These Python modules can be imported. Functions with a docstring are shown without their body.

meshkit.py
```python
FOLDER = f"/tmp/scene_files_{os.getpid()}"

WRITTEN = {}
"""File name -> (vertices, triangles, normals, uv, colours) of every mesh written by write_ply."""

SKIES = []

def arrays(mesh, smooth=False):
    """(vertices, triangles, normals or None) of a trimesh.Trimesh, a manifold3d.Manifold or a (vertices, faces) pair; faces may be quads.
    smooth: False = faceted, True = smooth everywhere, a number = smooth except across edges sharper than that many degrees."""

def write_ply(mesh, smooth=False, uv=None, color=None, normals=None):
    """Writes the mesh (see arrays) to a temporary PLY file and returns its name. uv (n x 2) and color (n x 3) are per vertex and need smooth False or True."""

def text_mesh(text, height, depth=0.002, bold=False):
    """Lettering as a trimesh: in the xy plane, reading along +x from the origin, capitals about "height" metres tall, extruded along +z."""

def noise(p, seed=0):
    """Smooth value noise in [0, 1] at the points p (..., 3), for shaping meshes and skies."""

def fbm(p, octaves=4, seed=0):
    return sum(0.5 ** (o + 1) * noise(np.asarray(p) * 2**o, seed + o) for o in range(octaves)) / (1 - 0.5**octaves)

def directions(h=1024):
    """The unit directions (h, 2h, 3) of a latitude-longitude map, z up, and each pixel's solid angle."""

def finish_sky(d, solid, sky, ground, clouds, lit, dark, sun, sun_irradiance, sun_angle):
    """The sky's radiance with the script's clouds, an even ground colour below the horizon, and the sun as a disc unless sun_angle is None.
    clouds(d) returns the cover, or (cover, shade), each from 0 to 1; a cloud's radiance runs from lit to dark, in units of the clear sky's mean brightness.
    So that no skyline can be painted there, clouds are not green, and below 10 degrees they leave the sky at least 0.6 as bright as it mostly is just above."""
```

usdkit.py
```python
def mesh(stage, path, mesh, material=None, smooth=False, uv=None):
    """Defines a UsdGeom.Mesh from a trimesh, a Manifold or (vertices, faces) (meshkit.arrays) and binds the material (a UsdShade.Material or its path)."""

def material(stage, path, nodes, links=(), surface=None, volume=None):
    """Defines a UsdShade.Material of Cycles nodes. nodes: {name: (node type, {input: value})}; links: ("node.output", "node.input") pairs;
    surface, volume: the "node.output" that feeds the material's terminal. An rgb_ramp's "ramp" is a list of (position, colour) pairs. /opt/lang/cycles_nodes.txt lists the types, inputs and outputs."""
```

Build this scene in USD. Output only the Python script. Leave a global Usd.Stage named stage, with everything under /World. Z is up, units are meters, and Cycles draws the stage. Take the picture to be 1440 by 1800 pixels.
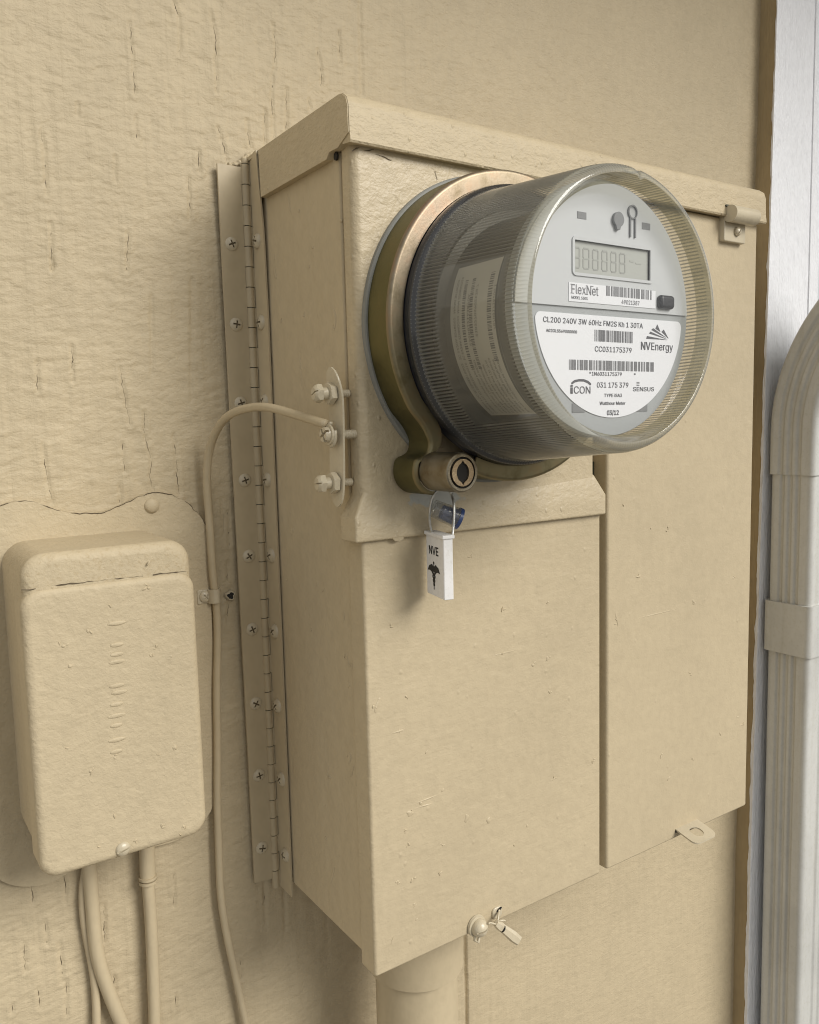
import math, random
import numpy as np, trimesh, manifold3d as m3, shapely
from shapely.geometry import Polygon, Point, LineString, box as sbox
from pxr import Usd, UsdGeom, UsdLux, UsdShade, Gf, Sdf, Vt
import usdkit, meshkit

stage = Usd.Stage.CreateInMemory()
UsdGeom.SetStageUpAxis(stage, 'Z'); UsdGeom.SetStageMetersPerUnit(stage, 1.0)
UsdGeom.Xform.Define(stage, '/World'); stage.DefinePrim('/World/Looks', 'Scope')
rng = np.random.default_rng(7)

# ------------------------------------------------------------------ camera, sky, light
cam = UsdGeom.Camera.Define(stage, '/World/camera')
RIGHT = np.array([0.825571028982997, -0.5637770568172891, -0.024246779381819572])
DOWN = np.array([-0.07927660145554355, -0.0733330479413507, -0.9941516406169083])
FWD = np.array([0.5587017957422495, 0.8226649951748687, -0.10523596889048381])
CAM = np.array([-0.23769268556880468, -0.39857773795053797, 0.32926659451286383])
cam.AddTransformOp().Set(Gf.Matrix4d(*RIGHT, 0, *(-DOWN), 0, *(-FWD), 0, *CAM, 1))
cam.CreateHorizontalApertureAttr(36.0); cam.CreateFocalLengthAttr(36 * 1454.163 / 1440)
cam.CreateVerticalApertureAttr(45.0); cam.CreateClippingRangeAttr((0.02, 2000.0))
EXPOSURE = 1.06
cam.CreateExposureAttr(EXPOSURE)

SUN = np.array([0.36, -0.76, 0.52]); SUN /= np.linalg.norm(SUN)
SUN_EL, SUN_ROT = math.asin(SUN[2]), math.atan2(SUN[0], SUN[1])
dome = UsdLux.DomeLight.Define(stage, '/World/sky')
dome.GetPrim().SetCustomDataByKey('kind', 'structure'); dome.GetPrim().SetCustomDataByKey('label', 'pale overcast daylight sky'); dome.GetPrim().SetCustomDataByKey('category', 'sky')
sky_mat = usdkit.material(stage, '/World/Looks/sky_look', {
    's': ('sky_texture', {'sky_type': 'single_scattering', 'sun_disc': False, 'sun_elevation': SUN_EL, 'sun_rotation': SUN_ROT, 'altitude': 300.0, 'aerosol_density': 2.0}),
    'tc': ('texture_coordinate', {}), 'n': ('noise_texture', {'scale': 2.2, 'detail': 5.0, 'roughness': 0.55}),
    'r': ('rgb_ramp', {'ramp': [(0.0, (0.70,) * 3), (0.45, (0.84,) * 3), (0.7, (0.95,) * 3), (1.0, (0.98,) * 3)]}),
    'c': ('mix_color', {'b': (5.3, 5.25, 5.1), 'use_clamp': False}), 'b': ('background_shader', {'strength': 0.06})},
    [('tc.generated', 'n.vector'), ('n.fac', 'r.fac'), ('r.color', 'c.fac'), ('s.color', 'c.a'), ('c.result', 'b.color')], surface='b.background')
UsdShade.MaterialBindingAPI.Apply(dome.GetPrim()).Bind(sky_mat)
sun = UsdLux.DistantLight.Define(stage, '/World/sun')
sun.CreateIntensityAttr(0.4); sun.CreateAngleAttr(32.0); sun.CreateColorAttr(Gf.Vec3f(1.0, 0.97, 0.92)); sun.GetPrim().CreateAttribute('inputs:normalize', Sdf.ValueTypeNames.Bool).Set(True)
zax = SUN; xax = np.cross([0, 0, 1.0], zax); xax /= np.linalg.norm(xax); yax = np.cross(zax, xax)
sun.AddTransformOp().Set(Gf.Matrix4d(*xax, 0, *yax, 0, *zax, 0, 0, 0, 8, 1))

# ------------------------------------------------------------------ naming helpers
used = {}
def numbered(parent, name):
    k = (parent, name); n = used.get(k, 0); used[k] = n + 1
    return f'{parent}/{name}' if n == 0 else f'{parent}/{name}_{n:03d}'
def meta(prim, label=None, cat=None, group=None, kind=None):
    for k, v in (('label', label), ('category', cat), ('group', group), ('kind', kind)):
        if v: prim.SetCustomDataByKey(k, v)
def thing(name, label, cat, loc=(0, 0, 0), group=None, kind=None):
    x = UsdGeom.Xform.Define(stage, numbered('/World', name)); x.AddTranslateOp().Set(Gf.Vec3d(*map(float, loc)))
    meta(x.GetPrim(), label, cat, group, kind); x.loc = np.array(loc, float)
    return x
ORIG = {}
def part(parent, name, mesh, mat, smooth=False, label=None, kind=None):
    """one mesh; vertices given in world coordinates, written relative to the thing's base"""
    ppath = parent.GetPath().pathString
    off = ORIG.get(ppath, getattr(parent, 'loc', np.zeros(3)))
    v, f, n = meshkit.arrays(mesh, smooth)
    path = numbered(ppath, name)
    m = UsdGeom.Mesh.Define(stage, path)
    m.CreatePointsAttr(Vt.Vec3fArray.FromNumpy((v - off).astype(np.float32)))
    m.CreateFaceVertexCountsAttr(Vt.IntArray.FromNumpy(np.full(len(f), 3, np.int32)))
    m.CreateFaceVertexIndicesAttr(Vt.IntArray.FromNumpy(f.astype(np.int32).ravel()))
    m.CreateSubdivisionSchemeAttr('none')
    if n is not None:
        m.CreateNormalsAttr(Vt.Vec3fArray.FromNumpy(n.astype(np.float32))); m.SetNormalsInterpolation('vertex')
    UsdShade.MaterialBindingAPI.Apply(m.GetPrim()).Bind(mat)
    ORIG[path] = off
    meta(m.GetPrim(), label, None, None, kind)
    return m

# ------------------------------------------------------------------ geometry helpers
def M2T(m):
    q = m.to_mesh(); return trimesh.Trimesh(np.array(q.vert_properties[:, :3]), np.array(q.tri_verts), process=False)
def cat(ms): return trimesh.util.concatenate([m if isinstance(m, trimesh.Trimesh) else M2T(m) for m in ms])
def hull(pts): return m3.Manifold.hull_points(np.asarray(pts, float))
_us = trimesh.creation.uv_sphere(1.0, count=[9, 16]).vertices
def rbox(x0, x1, y0, y1, z0, z1, r):
    pts = [np.array([x, y, z]) + _us * r for x in (x0 + r, x1 - r) for y in (y0 + r, y1 - r) for z in (z0 + r, z1 - r)]
    return hull(np.vstack(pts))
def cube(x0, x1, y0, y1, z0, z1):
    return m3.Manifold.cube([x1 - x0, y1 - y0, z1 - z0]).translate([x0, y0, z0])
def rrect(x0, x1, z0, z1, R, n=8):
    out = []
    for cx, cz, a0 in ((x1 - R, z1 - R, 0), (x0 + R, z1 - R, 90), (x0 + R, z0 + R, 180), (x1 - R, z0 + R, 270)):
        for k in range(n + 1):
            a = math.radians(a0 + 90 * k / n); out.append((cx + R * math.cos(a), cz + R * math.sin(a)))
    return np.array(out)
def rplate(x0, x1, z0, z1, R, y0, y1, bev, nb=4):
    """plate facing -y: rounded outline R, front edge rounded by bev"""
    pts = [np.c_[rrect(x0, x1, z0, z1, R)[:, 0], np.full(36, y1), rrect(x0, x1, z0, z1, R)[:, 1]]]
    for k in range(nb + 1):
        a = math.pi / 2 * k / nb; s = bev * (1 - math.cos(a)); y = y0 + bev * (1 - math.sin(a))
        p = rrect(x0 + s, x1 - s, z0 + s, z1 - s, max(R - s, 1e-4)); pts.append(np.c_[p[:, 0], np.full(len(p), y), p[:, 1]])
    return hull(np.vstack(pts))
def extr(poly, y0, y1):
    """shapely polygon in (x, z) extruded from y0 to y1"""
    out = []
    for g in getattr(poly, 'geoms', [poly]):
        if g.is_empty or g.area < 1e-12: continue
        t = trimesh.creation.extrude_polygon(g, y1 - y0, engine='earcut')
        v = t.vertices; t = trimesh.Trimesh(np.c_[v[:, 0], v[:, 2] + y0, v[:, 1]], t.faces[:, ::-1], process=False); out.append(t)
    return trimesh.util.concatenate(out)
def orient(mesh, pos, zdir, spin=0.0):
    """local +z -> zdir"""
    z = np.asarray(zdir, float); z /= np.linalg.norm(z); a = np.array([0, 0, 1.0]) if abs(z[2]) < .9 else np.array([1.0, 0, 0])
    x = np.cross(a, z); x /= np.linalg.norm(x); y = np.cross(z, x)
    c, s = math.cos(spin), math.sin(spin); x, y = c * x + s * y, -s * x + c * y
    t = mesh.copy() if isinstance(mesh, trimesh.Trimesh) else M2T(mesh)
    t.vertices = t.vertices @ np.stack([x, y, z]) + np.asarray(pos, float)
    return t
def spline(P, n=12):
    from scipy.interpolate import CubicSpline
    P = np.asarray(P, float); d = np.r_[0, np.cumsum(np.linalg.norm(np.diff(P, axis=0), axis=1))]
    return CubicSpline(d, P)(np.linspace(0, d[-1], n * (len(P) - 1) + 1))
def tube(P, r, sides=14, cap=True):
    P = np.asarray(P, float); r = np.broadcast_to(r, (len(P),))
    t = np.gradient(P, axis=0); t /= np.linalg.norm(t, axis=1, keepdims=True)
    a = np.cross(t[0], [0.31, 0.17, 0.93]); a /= np.linalg.norm(a); A = [a]
    for k in range(1, len(P)):
        b = A[-1] - t[k] * (A[-1] @ t[k]); A.append(b / np.linalg.norm(b))
    A = np.array(A); B = np.cross(t, A); g = np.arange(sides) * 2 * np.pi / sides
    v = P[:, None] + r[:, None, None] * (np.cos(g)[None, :, None] * A[:, None] + np.sin(g)[None, :, None] * B[:, None])
    i, j = np.meshgrid(np.arange(len(P) - 1), np.arange(sides), indexing='ij'); j2 = (j + 1) % sides
    q = np.stack([i * sides + j, i * sides + j2, (i + 1) * sides + j2, (i + 1) * sides + j], -1).reshape(-1, 4)
    f = np.vstack([q[:, [0, 1, 2]], q[:, [0, 2, 3]]]); v = v.reshape(-1, 3)
    if cap:
        n = len(v); v = np.vstack([v, P[0], P[-1]]); k = np.arange(sides); k2 = (k + 1) % sides; L = (len(P) - 1) * sides
        f = np.vstack([f, np.c_[np.full(sides, n), k2, k], np.c_[np.full(sides, n + 1), L + k, L + k2]])
    return trimesh.Trimesh(v, f, process=False)
def lathe(profile, centre, n=128, rmod=None):
    """profile (r, y) about the y axis through centre (x, z)"""
    pr = np.asarray(profile, float); th = np.arange(n) * 2 * np.pi / n
    R = np.repeat(pr[:, 0][:, None], n, 1); Y = np.repeat(pr[:, 1][:, None], n, 1)
    if rmod is not None: R = R + rmod(th[None, :], Y, R)
    v = np.stack([centre[0] - R * np.cos(th), Y, centre[1] + R * np.sin(th)], -1).reshape(-1, 3)
    i, j = np.meshgrid(np.arange(len(pr) - 1), np.arange(n), indexing='ij'); j2 = (j + 1) % n
    q = np.stack([i * n + j, i * n + j2, (i + 1) * n + j2, (i + 1) * n + j], -1).reshape(-1, 4)
    f = np.vstack([q[:, [0, 1, 2]], q[:, [0, 2, 3]]])
    a, b, c = v[f[:, 0]], v[f[:, 1]], v[f[:, 2]]; mid = np.array([centre[0], pr[:, 1].max() + .01, centre[1]])
    if (np.cross(b - a, c - a) * (a - mid)).sum() < 0: f = f[:, ::-1]        # face outwards
    return trimesh.Trimesh(v, f, process=False)
_ico = trimesh.creation.icosphere(2, 1.0)
def lumps(L, axis, level, seed=1, size=(0.0014, 0.0034), h=(0.0003, 0.0007)):
    """little paint blobs and curls sitting on a plane (axis 'y': list of (x, z); axis 'x': list of (y, z))"""
    r = np.random.default_rng(seed); out = []
    for (a, b) in L:
        for k in range(r.integers(1, 4)):
            s1, s2 = r.uniform(*size), r.uniform(*size) * r.uniform(.25, .7); hh = r.uniform(*h); th = r.uniform(0, np.pi)
            t = _ico.vertices * [s1 / 2, s2 / 2, hh]; t *= 1 + .25 * (meshkit.noise(_ico.vertices * 2 + r.uniform(0, 90))[:, None] - .5)
            c, s = np.cos(th), np.sin(th); u = t[:, 0] * c - t[:, 1] * s + a + r.normal(0, .0012) * (k > 0); v = t[:, 0] * s + t[:, 1] * c + b + r.normal(0, .0012) * (k > 0)
            out.append(trimesh.Trimesh(np.c_[u, level - t[:, 2], v] if axis == 'y' else np.c_[level - t[:, 2], u, v], _ico.faces if axis == 'y' else _ico.faces[:, ::-1], process=False))
    return trimesh.util.concatenate(out)
def grid_mesh(xs, zs, Y, keep=None):
    X, Z = np.meshgrid(xs, zs, indexing='ij'); v = np.stack([X, Y, Z], -1).reshape(-1, 3)
    i, j = np.meshgrid(np.arange(len(xs) - 1), np.arange(len(zs) - 1), indexing='ij'); n = len(zs)
    q = np.stack([i * n + j, (i + 1) * n + j, (i + 1) * n + j + 1, i * n + j + 1], -1)
    q = q[keep] if keep is not None else q.reshape(-1, 4)
    f = np.vstack([q[:, [0, 1, 2]], q[:, [0, 2, 3]]])
    u, inv = np.unique(f, return_inverse=True)
    return v[u], inv.reshape(f.shape), u

def jag(line, y, wmax, seed, amp=.0006, thr=.40):
    """ragged hairline lying at depth y along a polyline in (x, z)"""
    r = np.random.default_rng(seed); L = np.array(line, float); d = np.r_[0, np.cumsum(np.hypot(*np.diff(L, axis=0).T))]; s_ = np.arange(0, d[-1], .0005)
    P = np.c_[np.interp(s_, d, L[:, 0]), np.interp(s_, d, L[:, 1])]; t_ = np.gradient(P, axis=0); t_ /= np.linalg.norm(t_, axis=1, keepdims=True); n_ = np.c_[-t_[:, 1], t_[:, 0]]
    P = P + n_ * (amp * 2 * (meshkit.fbm(np.c_[s_ * 220, s_ * 0 + seed, s_ * 0], 3, 1) - .5))[:, None]
    f_ = meshkit.fbm(np.c_[s_ * 130, s_ * 0 + seed * 3.3, s_ * 0], 3, 4); w_ = np.clip((f_ - thr) * 4, 0, 1) * wmax + .00002
    v = np.vstack([np.c_[(P + n_ * w_[:, None])[:, 0], np.full(len(P), y), (P + n_ * w_[:, None])[:, 1]], np.c_[(P - n_ * w_[:, None])[:, 0], np.full(len(P), y), (P - n_ * w_[:, None])[:, 1]]]); n = len(P); i = np.arange(n - 1)
    return trimesh.Trimesh(v, np.vstack([np.c_[i, n + i, n + i + 1], np.c_[i, n + i + 1, i + 1]]), process=False)
# ------------------------------------------------------------------ materials
def mat(name, nodes, links, surface='p.BSDF'):
    return usdkit.material(stage, f'/World/Looks/{name}', nodes, links, surface=surface)
def plain(name, col, rough=0.5, metal=0.0, spec=0.5, **kw):
    return mat(name, {'p': ('principled_bsdf', {'base_color': col, 'roughness': rough, 'metallic': metal, 'specular_ior_level': spec, **kw})}, [])
def paint(name, col, bumps, rough=0.5, var=0.10, spec=0.25, crack=False, patch=None, drips=None, dirt=None, streak=None):
    """painted surface. bumps: (scale xyz, height in metres, detail). var: tonal drift. patch: bare grey area. drips: sparse blobs in the paint"""
    N = {'g': ('geometry', {}), 'p': ('principled_bsdf', {'roughness': rough, 'specular_ior_level': spec}), 'bmp': ('bump', {'strength': 1.0, 'distance': 1.0}),
         'vm': ('mapping', {'scale': (9, 9, 6)}), 'vn': ('noise_texture', {'scale': 1.0, 'detail': 4.0, 'roughness': 0.6}),
         'vm2': ('mapping', {'scale': (160, 160, 110)}), 'vn2': ('noise_texture', {'scale': 1.0, 'detail': 3.0, 'roughness': 0.6}),
         'r1': ('rgb_ramp', {'ramp': [(0.25, tuple(c * (1 - var) for c in col)), (0.5, col), (0.8, tuple(min(1, c * (1 + var * .6)) for c in col))]}),
         'r2': ('rgb_ramp', {'ramp': [(0.25, (.93, .93, .93)), (0.6, (1, 1, 1))]}), 'mx': ('mix_color', {'blend_type': 'multiply', 'fac': 1.0})}
    L = [('g.position', 'vm.vector'), ('vm.vector', 'vn.vector'), ('vn.fac', 'r1.fac'), ('g.position', 'vm2.vector'), ('vm2.vector', 'vn2.vector'), ('vn2.fac', 'r2.fac'),
         ('r1.color', 'mx.a'), ('r2.color', 'mx.b')]
    colour, last = 'mx.result', None
    for k, (sc, h, det) in enumerate(bumps):
        N[f'm{k}'] = ('mapping', {'scale': sc}); N[f'n{k}'] = ('noise_texture', {'scale': 1.0, 'detail': det, 'roughness': 0.55, 'distortion': 0.3})
        N[f'h{k}'] = ('math', {'math_type': 'multiply_add', 'value2': h, 'value3': 0.0})
        L += [('g.position', f'm{k}.vector'), (f'm{k}.vector', f'n{k}.vector'), (f'n{k}.fac', f'h{k}.value1')]
        if last: L.append((f'{last}.value', f'h{k}.value3'))
        last = f'h{k}'
    if drips:
        sc, h, thr = drips
        N['dm'] = ('mapping', {'scale': sc}); N['dv'] = ('voronoi_texture', {'scale': 1.0, 'feature': 'smooth_f1', 'smoothness': 0.3})
        N['dr'] = ('map_range', {'from_min': 0.0, 'from_max': thr, 'to_min': 1.0, 'to_max': 0.0, 'clamp': True, 'range_type': 'smoothstep'})
        N['dh'] = ('math', {'math_type': 'multiply_add', 'value2': h, 'value3': 0.0})
        L += [('g.position', 'dm.vector'), ('dm.vector', 'dv.vector'), ('dv.distance', 'dr.value'), ('dr.result', 'dh.value1'), (f'{last}.value', 'dh.value3')]
        last = 'dh'
    L += [(f'{last}.value', 'bmp.height'), ('bmp.normal', 'p.normal')]
    if crack:
        N['ca'] = ('attribute', {'attribute': 'crack'}); N['cm'] = ('mix_color', {'b': (0.028, 0.020, 0.011)})
        L += [('ca.fac', 'cm.fac'), (colour, 'cm.a')]; colour = 'cm.result'
    if patch:
        ctr, rad, pc = patch
        N['pd'] = ('vector_math', {'math_type': 'subtract', 'vector2': ctr}); N['ps'] = ('mapping', {'scale': tuple(1 / r for r in rad)}); N['pl'] = ('vector_math', {'math_type': 'length'})
        N['pn'] = ('noise_texture', {'scale': 150.0, 'detail': 4.0}); N['pa'] = ('math', {'math_type': 'multiply_add', 'value2': 1.3, 'value3': 0.0})
        N['pr'] = ('map_range', {'from_min': 1.45, 'from_max': 1.62, 'to_min': 1.0, 'to_max': 0.0, 'clamp': True}); N['pm'] = ('mix_color', {'b': pc})
        L += [('g.position', 'pd.vector1'), ('pd.vector', 'ps.vector'), ('ps.vector', 'pl.vector1'), ('g.position', 'pn.vector'), ('pn.fac', 'pa.value1'), ('pl.value', 'pa.value3'), ('pa.value', 'pr.value'), ('pr.result', 'pm.fac'), (colour, 'pm.a')]
        colour = 'pm.result'
    if dirt:
        N['gm'] = ('mapping', {'scale': (420, 420, 420)}); N['gn'] = ('noise_texture', {'scale': 1.0, 'detail': 3.0, 'roughness': 0.7}); N['gr'] = ('rgb_ramp', {'ramp': [(0.52, (1, 1, 1)), (0.68, dirt)]}); N['gx'] = ('mix_color', {'blend_type': 'multiply', 'fac': 1.0})
        L += [('g.position', 'gm.vector'), ('gm.vector', 'gn.vector'), ('gn.fac', 'gr.fac'), ('gr.color', 'gx.b'), (colour, 'gx.a')]; colour = 'gx.result'
    if streak:
        N['km'] = ('mapping', {'scale': (140, 140, 5)}); N['kn'] = ('noise_texture', {'scale': 1.0, 'detail': 4.0, 'roughness': 0.6}); N['kr'] = ('rgb_ramp', {'ramp': [(0.50, (1, 1, 1)), (0.75, streak)]}); N['kx'] = ('mix_color', {'blend_type': 'multiply', 'fac': 1.0})
        L += [('g.position', 'km.vector'), ('km.vector', 'kn.vector'), ('kn.fac', 'kr.fac'), ('kr.color', 'kx.b'), (colour, 'kx.a')]; colour = 'kx.result'
    L.append((colour, 'p.base_color'))
    return mat(name, N, L)

TAN = (0.482, 0.401, 0.266)
FINE = ((800, 800, 800), 0.00011, 3.0)
m_wall = paint('wall_paint', TAN, [((90, 90, 170), 0.0009, 4.0), ((420, 420, 700), 0.0003, 3.0), ((900, 900, 1200), 0.00012, 2.0), ((520, 520, 14), 0.00022, 3.0)], rough=0.55, var=0.09, crack=True)
m_box = paint('enclosure_paint', TAN, [((55, 55, 75), 0.0008, 3.0), ((240, 240, 300), 0.00022, 2.0), ((25, 25, 420), 0.00007, 2.0), FINE], rough=0.42, spec=0.4, var=0.09, drips=((70, 70, 60), 0.0003, 0.13))
m_door2 = paint('right_door_paint', TAN, [((45, 45, 60), 0.0006, 2.0), ((320, 320, 400), 0.00014, 2.0), FINE], rough=0.42, spec=0.4, var=0.08, drips=((60, 60, 50), 0.00025, 0.10))
m_lid = paint('lid_paint', TAN, [((110, 110, 240), 0.0009, 3.0), ((400, 400, 600), 0.00045, 3.0), FINE], rough=0.5, var=0.06, drips=((120, 120, 100), 0.0005, 0.17))
m_plate = paint('cover_plate_paint', TAN, [((110, 110, 150), 0.0009, 3.0), ((430, 430, 500), 0.0003, 3.0), FINE], rough=0.42, spec=0.4, var=0.06, drips=((110, 110, 80), 0.0005, 0.17),
                patch=((0.052, -0.003, 0.2855), (0.022, 0.02, 0.0062), (0.40, 0.405, 0.375)))
m_side = paint('enclosure_side_paint', TAN, [((70, 70, 40), 0.0010, 3.0), ((260, 260, 180), 0.00020, 3.0), FINE], rough=0.42, var=0.05, drips=((105, 105, 60), 0.00022, 0.15))
m_hinge = paint('hinge_paint', (0.465, 0.387, 0.256), [((60, 60, 60), 0.00006, 2.0), ((700, 700, 700), 0.00003, 2.0)], rough=0.42, var=0.04, spec=0.3)
m_phone = paint('utility_box_paint', (0.487, 0.406, 0.270), [((240, 240, 270), 0.00055, 3.0), ((620, 620, 620), 0.00025, 3.0), ((60, 60, 70), 0.0006, 2.0)], rough=0.55, var=0.05)
m_phone_top = paint('utility_box_cap_paint', (0.487, 0.406, 0.270), [((260, 260, 300), 0.0004, 4.0), ((620, 620, 620), 0.0003, 3.0)], rough=0.55, var=0.06, dirt=(0.90, 0.87, 0.82))
m_cable = paint('cable_paint', TAN, [((300, 300, 60), 0.00025, 3.0)], rough=0.45, var=0.06)
m_bolt = paint('bolt_paint', (0.51, 0.445, 0.32), [((500, 500, 500), 0.00018, 3.0)], rough=0.30, var=0.14, spec=0.6)
m_crack = plain('dark_crack', (0.10, 0.074, 0.042), 0.8)
m_gap = plain('bare_grey_green_steel', (0.055, 0.058, 0.038), 0.6)
m_slotdark = plain('shaded_paint_recess', (0.10, 0.075, 0.04), 0.8)  # dark colour stands for the deep shade in the screw crosses
m_dark = plain('dark_hole', (0.012, 0.010, 0.008), 0.8)
m_trimside = paint('tan_trim_side', (0.36, 0.275, 0.155), [((420, 420, 22), 0.0006, 4.0)], rough=0.55, var=0.30)
m_white = paint('white_trim_paint', (0.78, 0.79, 0.82), [((240, 240, 45), 0.0018, 3.0), ((600, 600, 200), 0.0006, 2.0)], rough=0.42, var=0.03)
m_pvc = paint('off_white_gutter_metal', (0.53, 0.53, 0.505), [((30, 30, 12), 0.0003, 2.0), ((300, 300, 60), 0.00008, 3.0)], rough=0.30, var=0.18, spec=0.5, dirt=(0.93, 0.92, 0.88), streak=(0.90, 0.885, 0.85))
m_conduit = paint('conduit_paint', TAN, [((300, 300, 300), 0.0001, 3.0), ((40, 40, 40), 0.0004, 2.0)], rough=0.42, var=0.06)

def metal(name, ramp, rough, scale, bump=0.00012):
    return mat(name, {'g': ('geometry', {}), 'm': ('mapping', {'scale': scale}), 'n': ('noise_texture', {'scale': 1.0, 'detail': 5.0, 'roughness': 0.62}), 'r': ('rgb_ramp', {'ramp': ramp}),
        'm2': ('mapping', {'scale': (900, 900, 900)}), 'n2': ('noise_texture', {'scale': 1.0, 'detail': 3.0}), 'h': ('math', {'math_type': 'multiply', 'value2': bump}), 'b': ('bump', {'strength': 1.0, 'distance': 1.0}),
        'rr': ('map_range', {'from_min': 0.2, 'from_max': 0.8, 'to_min': rough - .08, 'to_max': rough + .14}),
        'p': ('principled_bsdf', {'metallic': 1.0, 'roughness': rough})},
        [('g.position', 'm.vector'), ('m.vector', 'n.vector'), ('n.fac', 'r.fac'), ('r.color', 'p.base_color'), ('g.position', 'm2.vector'), ('m2.vector', 'n2.vector'), ('n2.fac', 'h.value1'), ('h.value', 'b.height'), ('b.normal', 'p.normal'), ('n.fac', 'rr.value'), ('rr.result', 'p.roughness')])
m_band = metal('olive_chromate', [(0.25, (0.11, 0.10, 0.045)), (0.55, (0.15, 0.138, 0.065)), (0.8, (0.18, 0.15, 0.07))], 0.45, (40, 40, 40))
# mottled zinc passivate; the height ramp paints the reflected light, pink above, olive below
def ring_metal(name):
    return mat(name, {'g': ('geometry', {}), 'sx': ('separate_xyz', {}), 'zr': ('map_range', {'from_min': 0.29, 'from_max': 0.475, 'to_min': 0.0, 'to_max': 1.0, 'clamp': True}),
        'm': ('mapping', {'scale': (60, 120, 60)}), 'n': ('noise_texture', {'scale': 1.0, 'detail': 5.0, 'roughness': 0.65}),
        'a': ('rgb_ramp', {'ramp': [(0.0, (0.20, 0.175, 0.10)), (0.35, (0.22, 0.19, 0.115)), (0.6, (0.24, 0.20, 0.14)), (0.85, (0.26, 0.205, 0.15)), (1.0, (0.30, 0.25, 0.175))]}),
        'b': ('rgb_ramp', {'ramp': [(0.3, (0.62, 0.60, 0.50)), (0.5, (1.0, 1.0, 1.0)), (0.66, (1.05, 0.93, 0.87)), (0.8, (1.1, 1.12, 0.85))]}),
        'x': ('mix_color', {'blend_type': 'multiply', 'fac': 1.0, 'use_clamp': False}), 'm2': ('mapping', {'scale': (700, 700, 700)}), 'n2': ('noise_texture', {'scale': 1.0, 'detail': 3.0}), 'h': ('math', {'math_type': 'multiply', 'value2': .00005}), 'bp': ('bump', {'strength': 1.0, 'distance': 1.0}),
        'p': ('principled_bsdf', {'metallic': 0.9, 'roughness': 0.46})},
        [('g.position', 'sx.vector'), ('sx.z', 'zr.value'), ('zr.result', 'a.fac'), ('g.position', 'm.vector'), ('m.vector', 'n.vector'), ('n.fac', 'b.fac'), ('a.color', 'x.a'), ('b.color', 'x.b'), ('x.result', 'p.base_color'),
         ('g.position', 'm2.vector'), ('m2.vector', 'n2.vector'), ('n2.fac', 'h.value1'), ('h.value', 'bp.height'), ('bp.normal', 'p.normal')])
m_ringface = ring_metal('zinc_painted_sheen')      # reflected light painted as a ramp, pink at top to olive at foot
m_nickel = metal('weathered_nickel', [(0.3, (0.15, 0.115, 0.07)), (0.5, (0.24, 0.21, 0.155)), (0.7, (0.30, 0.275, 0.225))], 0.40, (70, 70, 90))
m_steel = metal('galvanised_steel', [(0.3, (0.45, 0.45, 0.43)), (0.7, (0.62, 0.62, 0.60))], 0.35, (200, 200, 200))
m_brass = metal('lock_core_brass', [(0.3, (0.30, 0.22, 0.14)), (0.7, (0.44, 0.35, 0.23))], 0.36, (150, 150, 150))
m_gasket = paint('blue_grey_bare_steel', (0.22, 0.22, 0.20), [((300, 300, 300), 0.0002, 3.0)], rough=0.5, var=0.15)
m_black = plain('black_plastic', (0.018, 0.018, 0.022), 0.35)
m_can = plain('dark_grey_plastic', (0.032, 0.032, 0.030), 0.45)
m_facegrey = plain('pale_grey_plastic', (0.495, 0.51, 0.52), 0.45)
m_facedark = plain('mid_grey_plastic', (0.32, 0.335, 0.34), 0.5)
m_label = plain('white_label', (0.70, 0.71, 0.74), 0.45)
m_sidelabel = plain('grey_side_label', (0.46, 0.45, 0.41), 0.5)
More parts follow.
